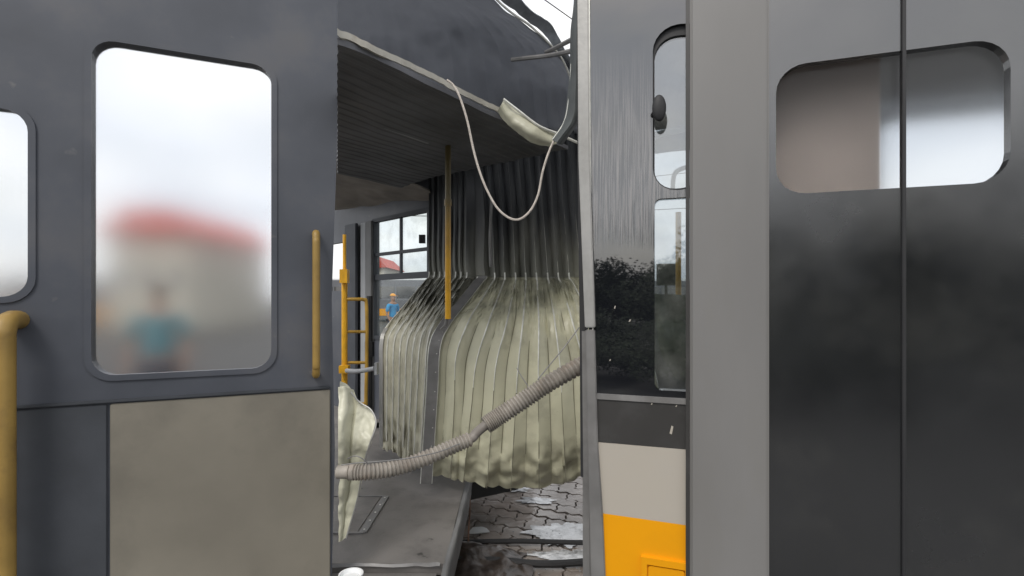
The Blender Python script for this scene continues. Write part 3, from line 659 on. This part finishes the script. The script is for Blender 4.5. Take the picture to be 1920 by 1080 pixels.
# chips on the dark band
for (px, py, a_, b_) in ((1259, 806, .006, .014), (1222, 757, .003, .003), (1268, 761, .003, .003), (1181, 601, .004, .004), (1153, 576, .003, .005), (1144, 675, .003, .003)):
    c = PR.sz(px, py); rpart('paint_chip', slab(PR, [(c[0]-a_, c[1]-b_*.8), (c[0]+a_*.2, c[1]-b_), (c[0]+a_, c[1]+b_*.8), (c[0], c[1]+b_)], (), .001, .0025), M['stripe'])
# end pillar: dark return, pale upper strip, grey lower strip, loose post
def poly(name, pts, m, th, off, lab=None, bev=.003):
    return rpart(name, slab(PR, [PR.sz(*p) for p in pts], (), th, off, None, bev), m, False, lab)
poly('end_strip', [(1098, 614), (1117, 614), (1107, 300), (1103, -160), (1083, -160), (1086, 300)], M['alu'], .02, .016, 'pale aluminium strip on the torn end')
poly('inner_strip', [(1111, 740), (1113, 740), (1113, 614), (1108, 300), (1106, -160), (1103, -160), (1106, 300), (1111, 614)], M['hoop'], .01, .008, None, 0)
poly('lower_strip', [(1112, 1200), (1141, 1200), (1131, 962), (1122, 830), (1116, 618), (1099, 618), (1103, 830)], M['alu_dull'], .02, .014)
poly('loose_post', [(1091, 1200), (1107, 1200), (1104, 900), (1098, 620), (1087, 620), (1090, 900)], M['alu_dull'], .02, -.02, 'grey loose end post')
poly('dark_return', [(1086, 900), (1101, 900), (1096, 600), (1089, 300), (1087, -160), (1078, -160), (1080, 300), (1084, 600)], M['black'], .05, -.022)
# curling dark rubber flap at the top of the tear
bm = loft([[V(1080, -40, 2.0), V(1077, 10, 2.0), V(1072, 60, 2.0), V(1071, 120, 2.0), V(1067, 180, 2.0), V(1058, 228, 2.0), V(1036, 262, 2.0)],
           [V(1084, -40, 1.96), V(1084, 10, 1.95), V(1082, 60, 1.95), V(1082, 120, 1.95), V(1080, 180, 1.95), V(1074, 226, 1.95), V(1044, 268, 1.96)],
           [V(1100, -40, 1.98), V(1100, 10, 1.98), V(1100, 60, 1.98), V(1100, 120, 1.98), V(1098, 175, 1.98), V(1092, 215, 1.98), V(1052, 270, 1.99)]], 40, 10, .006, .008, 6, 9)
rpart('rubber_flap', bm, mat('grey_rubber_flap', (.09, .10, .10), .5, var=.2, scale=6), True)
bm = bmesh.new(); tube(bm, spline([V(1071, 120, 1.99), V(1067, 180, 1.99), V(1058, 228, 1.99), V(1036, 262, 1.98)], 20), .0028, 6); rpart('flap_edge', bm, M['hoop'], True)
# grey pillar and the black glazed door further right
bm = slab(PR, [(sPil+.002, .30), (sD0+.001, .30), (sD0+.001, 3.1), (sPil+.002, 3.1)], (), .05, .022, None, .008)
rpart('door_pillar', bm, mat('grey_door_pillar', (.21, .205, .20), .45, var=.1, scale=3, dirt=(.2, .19, .17), dirt_amt=.4, dscale=4, stretch=(1, 1, .3)), label='broad grey pillar between window and door')
rpart('rubber_seal', slab(PR, [(sPil-.010, .30), (sPil+.001, .30), (sPil+.001, 3.1), (sPil-.010, 3.1)], (), .02, .018), M['band'])
db = bmesh.new()
zT = zr(95, 1690); zM = zr(352, 1690)
slab(PR, [(sD0, .30), (sD1, .30), (sD1, 3.1), (sD0, 3.1)], [rloop(PR.s_of(1455), PR.s_of(1895), zM, zT, .08)], .03, 0, db)
dr = rpart('door', db, mat('soft_gloss_black_door', (.012, .013, .015), .22, var=.1, scale=3, ior=2.4, bump=.05, bscale=5, dirt=(.045, .045, .042), dirt_amt=.6, dscale=2.5, rvar=.06), label='black glazed door')
obj('pane', slab(PR, rloop(PR.s_of(1450), PR.s_of(1900), zM-.01, zT+.01, .08), (), .004, -.032), M['fog'], dr)
obj('reflection_panel', slab(PR, rloop(PR.s_of(1380), PR.s_of(1690), zM-.12, zT+.1), (), .01, -.16), mat('painted_beige_sky_reflection', (.52, .44, .39), .7, var=.12, scale=3), dr)  # beige panel added behind the pane, its colour stands for reflected sky
fb = bmesh.new()
slab(PR, rloop(PR.s_of(1690), PR.s_of(1697), .3, 3.0), (), .02, .008, fb)
obj('seal', fb, M['black'], dr)
# inside of the right half: raised ceiling, floor, far wall with openings, pole, seat
rm = Vector((0, 0, 0))
ib = bmesh.new(); o1 = PR.P(.05, 2.86, -.05); 
vs = [ib.verts.new(PR.P(.0, 2.88, -.03)), ib.verts.new(PR.P(2.6, 2.88, -.03)), ib.verts.new(PR.P(2.6, 2.88, -2.3)), ib.verts.new(PR.P(.0, 2.88, -2.3))]
ib.faces.new(vs); r_ = bmesh.ops.extrude_face_region(ib, geom=ib.faces[:]); bmesh.ops.translate(ib, vec=(0, 0, .08), verts=[v for v in r_['geom'] if isinstance(v, bmesh.types.BMVert)]); bmesh.ops.recalc_face_normals(ib, faces=ib.faces[:])
rpart('roof', ib, M['lightgrey'])
PB = Plane(PR.P(0, 0, -2.3).xy.to_3d(), PR.e)
rpart('far_side_wall', slab(PB, rloop(-.2, 2.6, .4, 2.87), [rloop(-.12, 1.45, 1.62, 2.72, .08), rloop(1.55, 2.5, 1.62, 2.78, .08)], .05), M['grey'])
ib = bmesh.new()
vs = [ib.verts.new(PR.P(.0, .62, -.03)), ib.verts.new(PR.P(2.6, .62, -.03)), ib.verts.new(PR.P(2.6, .62, -2.3)), ib.verts.new(PR.P(.0, .62, -2.3))]
ib.faces.new(vs); r_ = bmesh.ops.extrude_face_region(ib, geom=ib.faces[:]); bmesh.ops.translate(ib, vec=(0, 0, -.08), verts=[v for v in r_['geom'] if isinstance(v, bmesh.types.BMVert)]); bmesh.ops.recalc_face_normals(ib, faces=ib.faces[:])
rpart('floor', ib, M['floor'])
rpart('end_bulkhead', loft([[PR.P(-.01, .5, -.04), PR.P(-.01, .5, -1.0), PR.P(-.01, .5, -2.2)], [PR.P(-.01, 1.0, -.04), PR.P(-.01, 1.0, -1.0), PR.P(-.01, 1.0, -2.2)]], 4, 4, .02), M['dark'])
bm = bmesh.new(); tube(bm, [V(1272, 398, 2.2), V(1272, 640, 2.2)], .012, 10); rpart('grab_pole', bm, M['yellow'], True, 'yellow pole behind the window')
bm = bmesh.new(); tube(bm, spline([V(1262, 366, 2.2), V(1262, 340, 2.2), V(1268, 322, 2.2), V(1290, 312, 2.2)], 20), .010, 8); rpart('white_handle', bm, M['white'], True); bm = bmesh.new()
tube(bm, spline([V(1226, 258, 1.95), V(1240, 250, 1.95), V(1262, 246, 1.95), V(1300, 240, 1.95)], 12), .012, 8); rpart('white_handle', bm, M['white'], True)
bm = bmesh.new(); box(bm, V(1249, 515, 2.6), (.085, .05, .11)); bevel(bm, .012, 3); tube(bm, [V(1249, 530, 2.6), V(1249, 640, 2.6)], .008, 8); rpart('ticket_box', bm, M['black'], True)
bm = loft([[V(1234, 548, 2.0), V(1236, 600, 2.0), V(1240, 650, 2.0), V(1268, 705, 2.0)],
           [V(1252, 552, 1.95), V(1258, 600, 1.93), V(1264, 655, 1.93), V(1282, 712, 1.97)],
           [V(1300, 556, 1.98), V(1306, 600, 1.96), V(1312, 660, 1.96), V(1320, 715, 2.0)]], 20, 20, .01, .02, 8, 4)
rpart('seat_back', bm, mat('grey_green_seat', (.14, .15, .12), .4, var=.4, scale=9), True)
# ---------------------------------------------------------------- loose things
HS = thing('corrugated_hose', 'long brown grey corrugated hose slung diagonally across the torn gap', 'hose', (0, 1.9, 1.1))
c1 = [V(633, 885, 1.70), V(655, 885, 1.698), V(690, 885, 1.70), V(740, 878, 1.74), V(790, 862, 1.78), V(840, 841, 1.82), V(882, 823, 1.85)]
c2 = [V(911, 797, 1.86), V(940, 778, 1.88), V(985, 748, 1.90), V(1030, 718, 1.92), V(1092, 683, 1.95)]
def hose(pts, r, per, n):
    P = spline(pts, n); Lg = sum((P[i+1]-P[i]).length for i in range(n)); k = Lg/per
    bm = bmesh.new(); tube(bm, P, lambda t: r*(1-.20*(.5-.5*math.cos(2*math.pi*k*t))**2+.03*fbm(Vector((t*60, 0, 0)))), 20); return bm
part('corrugated_sleeve', hose(spline(c1, 12)[2:], .0270, .0130, 560), M['hose'], True, 'lower corrugated length', HS)
part('corrugated_sleeve', hose(c2, .0335, .0132, 460), M['hose'], True, 'upper thicker corrugated length', HS)
bm = bmesh.new(); tube(bm, spline(c1+[V(893, 812, 1.86)]+c2, 80), .0175, 14); part('inner_pipe', bm, M['pipe'], True, None, HS)
bm = bmesh.new(); tube(bm, spline([V(634, 885, 1.70), V(646, 885, 1.697), V(658, 885, 1.697)], 12), .022, 14); tube(bm, [V(655, 885, 1.696), V(662, 885, 1.698)], .027, 16); part('end_sleeve', bm, M['hose'], True, None, HS)
def loose(name, label, cat, pts, r, m, n=60, seg=8):
    bm = bmesh.new(); tube(bm, spline(pts, n), r, seg); o = obj(name, bm, m, None, True); return tag(o, label, cat)
loose('cord', 'off white cord hanging in a deep loop from the ceiling rail', 'cord',
      [V(838, 150, 1.93), V(850, 160, 1.93), V(862, 182, 1.92), V(876, 226, 1.92), V(890, 290, 1.92), V(908, 345, 1.92), V(934, 392, 1.92), V(965, 412, 1.92), V(990, 400, 1.93), V(1008, 368, 1.94), V(1018, 320, 1.95), V(1032, 278, 1.97), V(1048, 250, 2.0), V(1064, 240, 2.02)], .0044, M['rope'], 120)
loose('wire', 'stiff dark wire rising from the hose to the end post', 'wire', [V(1008, 712, 1.86), V(1030, 685, 1.87), V(1055, 655, 1.88), V(1086, 614, 1.9)], .0022, M['alu_dull'], 20, 6)
loose('wire', 'short bent wire poking up above the hose middle', 'wire', [V(969, 690, 1.9), V(978, 706, 1.89), V(990, 724, 1.88)], .0018, M['alu_dull'], 12, 6)
loose('wire', 'thin pale wire lying along the lower left of the hose', 'wire', [V(640, 872, 1.64), V(670, 868, 1.65), V(700, 866, 1.66), V(760, 860, 1.70), V(820, 848, 1.76), V(862, 832, 1.8)], .0020, M['alu_dull'], 40, 6)
loose('wire', 'short kinked wire over the torn fabric edge', 'wire', [V(652, 860, 1.63), V(664, 855, 1.62), V(676, 858, 1.62), V(692, 870, 1.64)], .0018, M['alu_dull'], 16, 6)
loose('pipe', 'upper of two dark pipes crossing the sky gap', 'pipe', [V(1024, 98, 2.7), V(1045, 88, 2.5), V(1080, 70, 2.2)], .011, M['alu_dull'], 20)
loose('pipe', 'lower of two dark pipes crossing the sky gap', 'pipe', [V(960, 112, 2.8), V(1030, 104, 2.6), V(1080, 94, 2.2)], .012, M['alu_dull'], 20)
# torn sheet in the left foreground
TS = thing('torn_fabric_sheet', 'crumpled pale olive fabric sheet curling over the floor at lower left', 'fabric', (-.7, 1.6, .4))
bm = loft([[V(634, 727, 1.86), V(646, 726, 1.86), V(658, 735, 1.88), V(674, 754, 1.88), V(696, 770, 1.87), V(704, 795, 1.85)],
           [V(634, 792, 1.80), V(645, 794, 1.80), V(656, 800, 1.83), V(668, 808, 1.84), V(681, 818, 1.84), V(694, 830, 1.83)],
           [V(634, 868, 1.82), V(643, 870, 1.82), V(652, 872, 1.84), V(662, 872, 1.85), V(673, 872, 1.85), V(682, 870, 1.85)],
           [V(634, 945, 1.86), V(640, 944, 1.86), V(646, 942, 1.87), V(654, 940, 1.88), V(662, 938, 1.88), V(670, 935, 1.88)],
           [V(634, 1016, 1.88), V(636, 1015, 1.88), V(639, 1014, 1.89), V(642, 1012, 1.89), V(645, 1010, 1.89), V(649, 1008, 1.89)]], 50, 70, .003, .020, 8, 3,
          ribs=lambda u, v: Vector((0, .03*max(0, 1-abs(u-.42)*7)*(1-v*.6), 0)))
bmesh.ops.bisect_plane(bm, geom=bm.verts[:]+bm.edges[:]+bm.faces[:], plane_co=(0, 0, 0), plane_no=Vector((1, .3432, 0)), clear_inner=True)
part('curled_edge', bm, M['flap'], True, None, TS)
bm = loft([[V(636, 716, 2.1), V(650, 722, 2.1), V(664, 742, 2.08)], [V(636, 760, 2.02), V(655, 764, 2.0), V(676, 770, 1.98)]], 20, 14, .003, .015, 9, 8)
part('rear_fold', bm, M['flap'], True, None, TS)
bm = bmesh.new(); tube(bm, spline([V(658, 735, 1.865), V(674, 754, 1.865), V(696, 769, 1.855), V(705, 795, 1.835), V(694, 830, 1.815), V(682, 870, 1.835), V(670, 935, 1.865), V(649, 1009, 1.875)], 50), .0030, 6)
part('hem', bm, M['alu'], True, None, TS)
# chassis and things on the ground
CH = thing('chassis_beam', 'dark chassis beam and turntable under the bellows', 'chassis', (.0, 3.6, .2))
bm = bmesh.new(); box(bm, (-.36, 3.95, .32), (.42, .9, .20), R(30)); box(bm, (-.6, 4.6, .3), (1.6, .2, .3)); bevel(bm, .02); part('beam', bm, M['black'], False, None, CH)
bm = bmesh.new(); box(bm, (-.33, 2.9, .27), (.08, 1.3, .14), R(0)); bevel(bm, .01); part('side_member', bm, M['brown'], False, None, CH)
bm = bmesh.new(); tube(bm, spline([V(880, 925, 3.2), V(881, 960, 3.2), V(879, 985, 3.2), V(878, 1020, 3.2)], 12), .006, 6); tag(obj('rod', bm, mat('rusty_rod', (.28, .17, .12), .5, var=.4, scale=20), None, True), 'thin rusty rod hanging under the bellows beside the floor edge', 'rod')
loose('ground_pipe', 'dark pipe on the paving nearest the bellows', 'pipe', [Vector((-.5, 3.22, .045)), Vector((0, 3.26, .04)), Vector((.5, 3.24, .04)), Vector((.9, 3.26, .04))], .016, M['black'], 20)
loose('ground_pipe', 'dark bent pipe on the paving nearest the camera', 'pipe', [Vector((-.5, 3.0, .05)), Vector((-.1, 3.02, .04)), Vector((.25, 3.0, .03)), Vector((.9, 3.1, .03))], .022, M['black'], 20)
bm = loft([[Vector((-.5, 3.20, .03)), Vector((-.2, 3.20, .05)), Vector((.1, 3.16, .03))], [Vector((-.5, 3.05, .07)), Vector((-.2, 3.1, .09)), Vector((.06, 3.08, .03))],
           [Vector((-.5, 2.9, .05)), Vector((-.15, 2.92, .05)), Vector((.12, 2.92, .02))], [Vector((-.5, 2.6, .03)), Vector((-.15, 2.6, .05)), Vector((.02, 2.6, .02))]], 50, 40, .006, .05, 6, 3)
tag(obj('muddy_sheet', bm, M['brown'], None, True), 'muddy brown scrap sheet crumpled on the paving by the floor edge', 'scrap')
# pebbles / shards
bm = bmesh.new()
for k in range(120):
    x, y = random.uniform(-.25, .9), random.uniform(2.7, 3.5)
    s = random.uniform(.002, .007); box(bm, (x, y, .006), (s, s*1.3, s*.7), random.random()*3)
o = obj('debris_bits', bm, M['lightgrey']); o['kind'] = 'stuff'; o['label'] = 'small pale shards scattered over the wet paving'
o['category'] = 'debris'
bm = bmesh.new(); c = Vector((-.225, 3.46, .012))
G = loft([[c+Vector((-.07, -.03, 0)), c+Vector((0, -.045, .004)), c+Vector((.075, -.02, 0))], [c+Vector((-.05, .03, .004)), c+Vector((0, .04, .006)), c+Vector((.05, .03, 0))]], 10, 8, .006, .01, 20, 2)
bm.free(); tag(obj('plastic_scrap', G, M['white'], None, True), 'small pale plastic scrap lying on the paving below the rod', 'scrap')
# white tub bottom left
cc_ = V(658, 1080, 1.72); TB = bmesh.new(); prof = [(.0, -.10), (.030, -.10), (.036, -.01), (.040, 0), (.041, .008), (.036, .008), (.030, -.004), (.0, -.006)]
S = 28; rg = [[TB.verts.new(cc_+Vector((r*math.cos(k*2*math.pi/S), r*math.sin(k*2*math.pi/S), z))) for k in range(S)] for r, z in prof[1:-1]]
for i in range(len(rg)-1):
    for k in range(S): TB.faces.new((rg[i][k], rg[i][(k+1) % S], rg[i+1][(k+1) % S], rg[i+1][k]))
TB.faces.new(rg[0][::-1]); TB.faces.new(rg[-1])
bmesh.ops.recalc_face_normals(TB, faces=TB.faces[:])
tag(obj('tub', TB, M['white'], None, True), 'small white round tub at the bottom beside the torn sheet', 'tub')
# ---------------------------------------------------------------- outside world
def tree(name, label, x, y, h, r, seed, src=None, group='trees behind the yard'):
    t = thing(name, label, 'tree', (x, y, 0), group)
    if src:
        for c in src.children:
            n_ = c.copy(); COL.objects.link(n_); n_.parent = t; n_.scale = (r/src['r'], r/src['r'], h/src['h'])
        t.rotation_euler.z = seed*1.3; t['r'] = src['r']; t['h'] = src['h']
        return t
    rnd = random.Random(seed); bm = bmesh.new()
    tube(bm, spline([(0, 0, 0), (.1, 0, h*.2), (.05, .1, h*.45), (.2, 0, h*.75)], 14), lambda u: .22*(1-u*.8)*h/7, 8)
    ends = []
    for k in range(13):
        a = k*2.4; z0 = h*rnd.uniform(.1, .4); e_ = (math.cos(a)*r*rnd.uniform(.5, .85), math.sin(a)*r*rnd.uniform(.5, .85), h*rnd.uniform(.18, .82)); ends.append(e_)
        tube(bm, spline([(.08, 0, z0), (e_[0]*.4, e_[1]*.4, (z0+e_[2])/2), e_], 8), lambda u: .08*(1-u*.85)*h/7, 5)
    obj('trunk', bm, mat('bark', (.08, .06, .045), .9, var=.4, scale=5), t, True)
    bm = bmesh.new(); cl = []
    for e_ in ends+[(0, 0, h*.8)]:
        for q in range(6): cl.append((Vector(e_)+Vector((rnd.gauss(0, r*.22), rnd.gauss(0, r*.22), rnd.gauss(0, h*.07))), rnd.uniform(.15, .32)*r))
    for c_, cr0 in cl:
        for q in range(170):
            d_ = Vector((rnd.gauss(0, 1), rnd.gauss(0, 1), rnd.gauss(0, .8))).normalized()*cr0*rnd.uniform(.5, 1.1)
            p = c_+d_; s = rnd.uniform(.08, .14)*h/7; u = Vector((rnd.gauss(0, 1), rnd.gauss(0, 1), rnd.gauss(0, .5))).normalized(); v_ = u.orthogonal().normalized()
            bm.faces.new([bm.verts.new(p+u*s*1.5), bm.verts.new(p+v_*s*.7), bm.verts.new(p-u*s*1.5), bm.verts.new(p-v_*s*.7)])
    obj('crown', bm, mat('leaves', (.035, .05, .022), .7, var=.5, scale=1.5), t)
    t['r'] = r; t['h'] = h
    return t
TG = 'trees behind the yard'; TLB = 'bushy dark green tree in the row reflected in the glossy bus side'
t0 = tree('leafy_tree', TLB, -12, -24, 4.1, 3.2, 1)
for k, (x, y, h, r) in enumerate(((-16.5, -26, 3.6, 3.4), (-8, -23, 3.9, 3.2), (-3.8, -21, 6.0, 3.3), (.5, -20, 7.2, 3.4), (4.6, -20, 6.9, 3.4), (-21, -27, 3.9, 3.4), (9, -21, 6.8, 3.5), (-9.5, -28, 4.0, 3.4))):
    tree('leafy_tree', TLB, x, y, h, r, k+2, t0)
for k, (x, y, h, r) in enumerate(((-6.2, -6.6, 1.3, 1.2), (-4.4, -6.9, 1.4, 1.3), (-2.6, -6.5, 1.25, 1.2), (-.8, -6.8, 1.35, 1.3), (1.0, -6.6, 1.3, 1.2))):  # unseen bushes added to darken the reflection in the glossy panel
    b_ = tree('reflection_bush', 'added low dark bush, unseen, darkening the reflection at the foot of the glossy bus side', x, y, h, r, k+20, t0, 'added bushes behind the camera'); b_['category'] = 'bush'
# parked buses beyond the wreck
def parked_bus(x, y, lab, band):
    b_ = thing('parked_bus', lab, 'bus', (x, y, 0), 'buses parked beyond the wreck')
    def pp(n_, bm, m, par=b_): return obj(n_, bm, m, par)
    bm = bmesh.new(); box(bm, (0, 0, 1.65), (11.5, 2.5, 2.6)); bevel(bm, .18, 3); pp('body', bm, mat('grey_bus_paint', (.16, .165, .18), .4, var=.1, scale=1))
    bm = bmesh.new(); box(bm, (0, 0, 2.98), (11.2, 2.3, .14)); box(bm, (2, 0, 3.12), (2.2, 1.5, .16)); bevel(bm, .04); pp('roof', bm, M['white'])
    bm = bmesh.new(); box(bm, (0, 0, .62), (11.54, 2.54, .5)); bevel(bm, .02); pp('skirt', bm, band)
    for k in range(7):
        bm = bmesh.new(); box(bm, (-4.9+k*1.5, -1.26, 2.05), (1.36, .03, .85)); bevel(bm, .01); pp('window', bm, M['gloss'])
    for sx in (-3.6, 3.4):
        bm = bmesh.new(); tube(bm, [(sx, -1.30, .48), (sx, -1.0, .48)], .48, 24); w_ = pp('wheel', bm, M['black'])
        bm = bmesh.new(); tube(bm, [(sx, -1.32, .48), (sx, -1.28, .48)], .26, 16); pp('rim', bm, M['lightgrey'], w_)
    return b_
parked_bus(-10.3, 38, 'grey parked bus with yellow skirt seen through the small far window', M['orange'])
parked_bus(-28.5, 34, 'grey parked bus seen through the large window at left', M['orange'])
parked_bus(12.5, 40, 'grey parked bus seen through the window right of the tear', M['stripe'])
def house(x, y, wx, wz, lab, rz_=0):
    h_ = thing('building', lab, 'building', (x, y, 0), None); h_.rotation_euler.z = rz_
    bm = bmesh.new(); box(bm, (0, 0, wz/2), (wx, 8, wz)); obj('wall', bm, M['cream'], h_)
    bm = bmesh.new(); G = [[bm.verts.new(p) for p in ((-wx/2-.4, yy, wz-.1), (-wx/4, yy, wz+1.2), (wx/2-1, yy, wz+1.2), (wx/2+.4, yy, wz-.1))] for yy in (-4.4, 4.4)]
    for k in range(3): bm.faces.new((G[0][k], G[0][k+1], G[1][k+1], G[1][k]))
    bm.faces.new(G[0][::-1]); bm.faces.new(G[1]); bm.faces.new((G[0][0], G[1][0], G[1][3], G[0][3]))
    bmesh.ops.recalc_face_normals(bm, faces=bm.faces[:]); obj('roof', bm, M['red'], h_)
    for k in range(3):
        bm = bmesh.new(); box(bm, (-wx/3+k*wx/3, -4.02, wz*.55), (wx/7, .06, 1.1)); w_ = obj('window', bm, M['gloss'], h_)
        bm = bmesh.new(); box(bm, (-wx/3+k*wx/3, -4.06, wz*.55-.6), (wx/6, .12, .08)); obj('sill', bm, M['white'], w_)
house(-15.3, 58, 3.4, 5.0, 'small red roofed building behind the parked bus in the far window')
house(-18.6, 30, 4.2, 5.0, 'red roofed building filling the lower left of the large window')
# overhead wires, each its own
bm0 = [((-40, 30, 14), (-5, 26, 8.2), (30, 24, 12)), ((-40, 31, 12.6), (-5, 27, 7.4), (30, 25, 10.6)), ((-30, 22, 7.0), (-5, 22, 5.2), (20, 22, 6.2)), ((-3, 8, 8.8), (.8, 7.5, 5.8), (3.2, 7.2, 3.9))]
wl_ = ['topmost overhead cable crossing the windows', 'second overhead cable crossing the windows', 'lowest overhead cable crossing the windows', 'thin dark cable crossing the sky gap at top']
for k, (p, q_, r_) in enumerate(bm0):
    bm = bmesh.new(); tube(bm, spline([p, q_, r_], 30), .018 if k < 3 else .008, 5); tag(obj('overhead_cable', bm, M['black'], None, True), wl_[k], 'cable')
# people: one continuous skinned body, clothes as children
def skinned(name, chain, mat_, parent, lv=2, root=0):
    vs, es, rs = chain
    me = bpy.data.meshes.new(name); me.from_pydata(vs, es, []); me.materials.append(mat_)
    o = bpy.data.objects.new(name, me); COL.objects.link(o); o.parent = parent
    md = o.modifiers.new('skin', 'SKIN'); sv = me.skin_vertices[0].data
    for i, r in enumerate(rs): sv[i].radius = (r, r) if not isinstance(r, tuple) else r
    sv[root].use_root = True; md.use_smooth_shade = True
    s = o.modifiers.new('sub', 'SUBSURF'); s.levels = lv; s.render_levels = lv
    return o
def person(x, y, rz_, lab, shirt, cap):
    t = thing('person', lab, 'person', (x, y, 0), None); t.rotation_euler.z = rz_
    vs = [(0, 0, .95), (0, 0, 1.12), (0, 0, 1.30), (0, 0, 1.42), (0, 0, 1.50), (0, -.01, 1.60), (0, -.01, 1.70)]
    rs = [(.15, .10), (.13, .09), (.16, .10), (.13, .08), .05, (.075, .09), (.06, .075)]
    es = [(0, 1), (1, 2), (2, 3), (3, 4), (4, 5), (5, 6)]
    for sx in (-1, 1):
        b0 = len(vs); vs += [(sx*.09, 0, .88), (sx*.11, -.01, .48), (sx*.12, .02, .09), (sx*.13, -.14, .04)]; rs += [.09, .058, .038, .03]; es += [(0, b0), (b0, b0+1), (b0+1, b0+2), (b0+2, b0+3)]
        b0 = len(vs); vs += [(sx*.19, 0, 1.40), (sx*.27, .02, 1.12), (sx*.27, -.12, .90), (sx*.265, -.15, .84)]; rs += [.055, .038, .028, .022]; es += [(3, b0), (b0, b0+1), (b0+1, b0+2), (b0+2, b0+3)]
        for q in range(4):
            f0 = len(vs); vs += [(sx*(.245+.014*q), -.165-.004*q, .80), (sx*(.245+.013*q), -.155, .755+.006*abs(q-1.5))]; rs += [.009, .007]; es += [(b0+3, f0), (f0, f0+1)]
        f0 = len(vs); vs += [(sx*.235, -.17, .83), (sx*.225, -.185, .80)]; rs += [.010, .008]; es += [(b0+2, f0), (f0, f0+1)]
    skinned('body', (vs, es, rs), M['skin'], t)
    ts = [(0, 0, .90), (0, 0, 1.12), (0, 0, 1.30), (0, 0, 1.41), (0, 0, 1.46)]; tr = [(.175, .12), (.15, .105), (.18, .12), (.145, .095), .07]; te = [(0, 1), (1, 2), (2, 3), (3, 4)]
    for sx in (-1, 1):
        b0 = len(ts); ts += [(sx*.20, 0, 1.39), (sx*.265, .015, 1.15)]; tr += [.072, .062]; te += [(3, b0), (b0, b0+1)]
    skinned('shirt', (ts, te, tr), shirt, t)
    ls = [(0, 0, .95), (-.09, 0, .86), (-.11, -.01, .48), (-.12, .02, .12), (.09, 0, .86), (.11, -.01, .48), (.12, .02, .12)]
    skinned('trousers', (ls, [(0, 1), (1, 2), (2, 3), (0, 4), (4, 5), (5, 6)], [(.165, .12), .105, .075, .06, .105, .075, .06]), mat('dark_trousers', (.03, .035, .06), .8), t)
    bm = bmesh.new(); bmesh.ops.create_uvsphere(bm, u_segments=20, v_segments=12, radius=1)
    for v in bm.verts: v.co = Vector((v.co.x*.088, v.co.y*.105, max(v.co.z, -.15)*.075+1.70))
    box(bm, (0, -.12, 1.69), (.13, .10, .012)) if cap else None
    obj('cap' if cap else 'hair', bm, cap or M['hair'], t, True)
    bm = bmesh.new()
    for sx in (-1, 1):
        tube(bm, [(sx*.03, -.092, 1.645), (sx*.03, -.100, 1.645)], .008, 8)
    obj('eyes', bm, M['black'], t)
    bm = bmesh.new(); tube(bm, [(0, -.088, 1.64), (0, -.118, 1.605), (0, -.09, 1.60)], .011, 6); tube(bm, [(-.022, -.092, 1.572), (.022, -.092, 1.572)], .005, 6)
    for sx in (-1, 1): tube(bm, [(sx*.08, 0, 1.66), (sx*.09, .008, 1.61)], .012, 6)
    obj('face', bm, M['skin'], t, True)
blue = mat('bright_blue_shirt', (.04, .32, .62), .7, var=.1); teal = mat('dull_teal_shirt', (.08, .25, .30), .7, var=.1)
person(-3.95, 16.8, R(60), 'person in a bright blue shirt and yellow cap seen through the small far window', blue, M['orange'])
person(-3.9, 5.6, R(20), 'person in a dull teal shirt standing outside the fogged left window', teal, None)
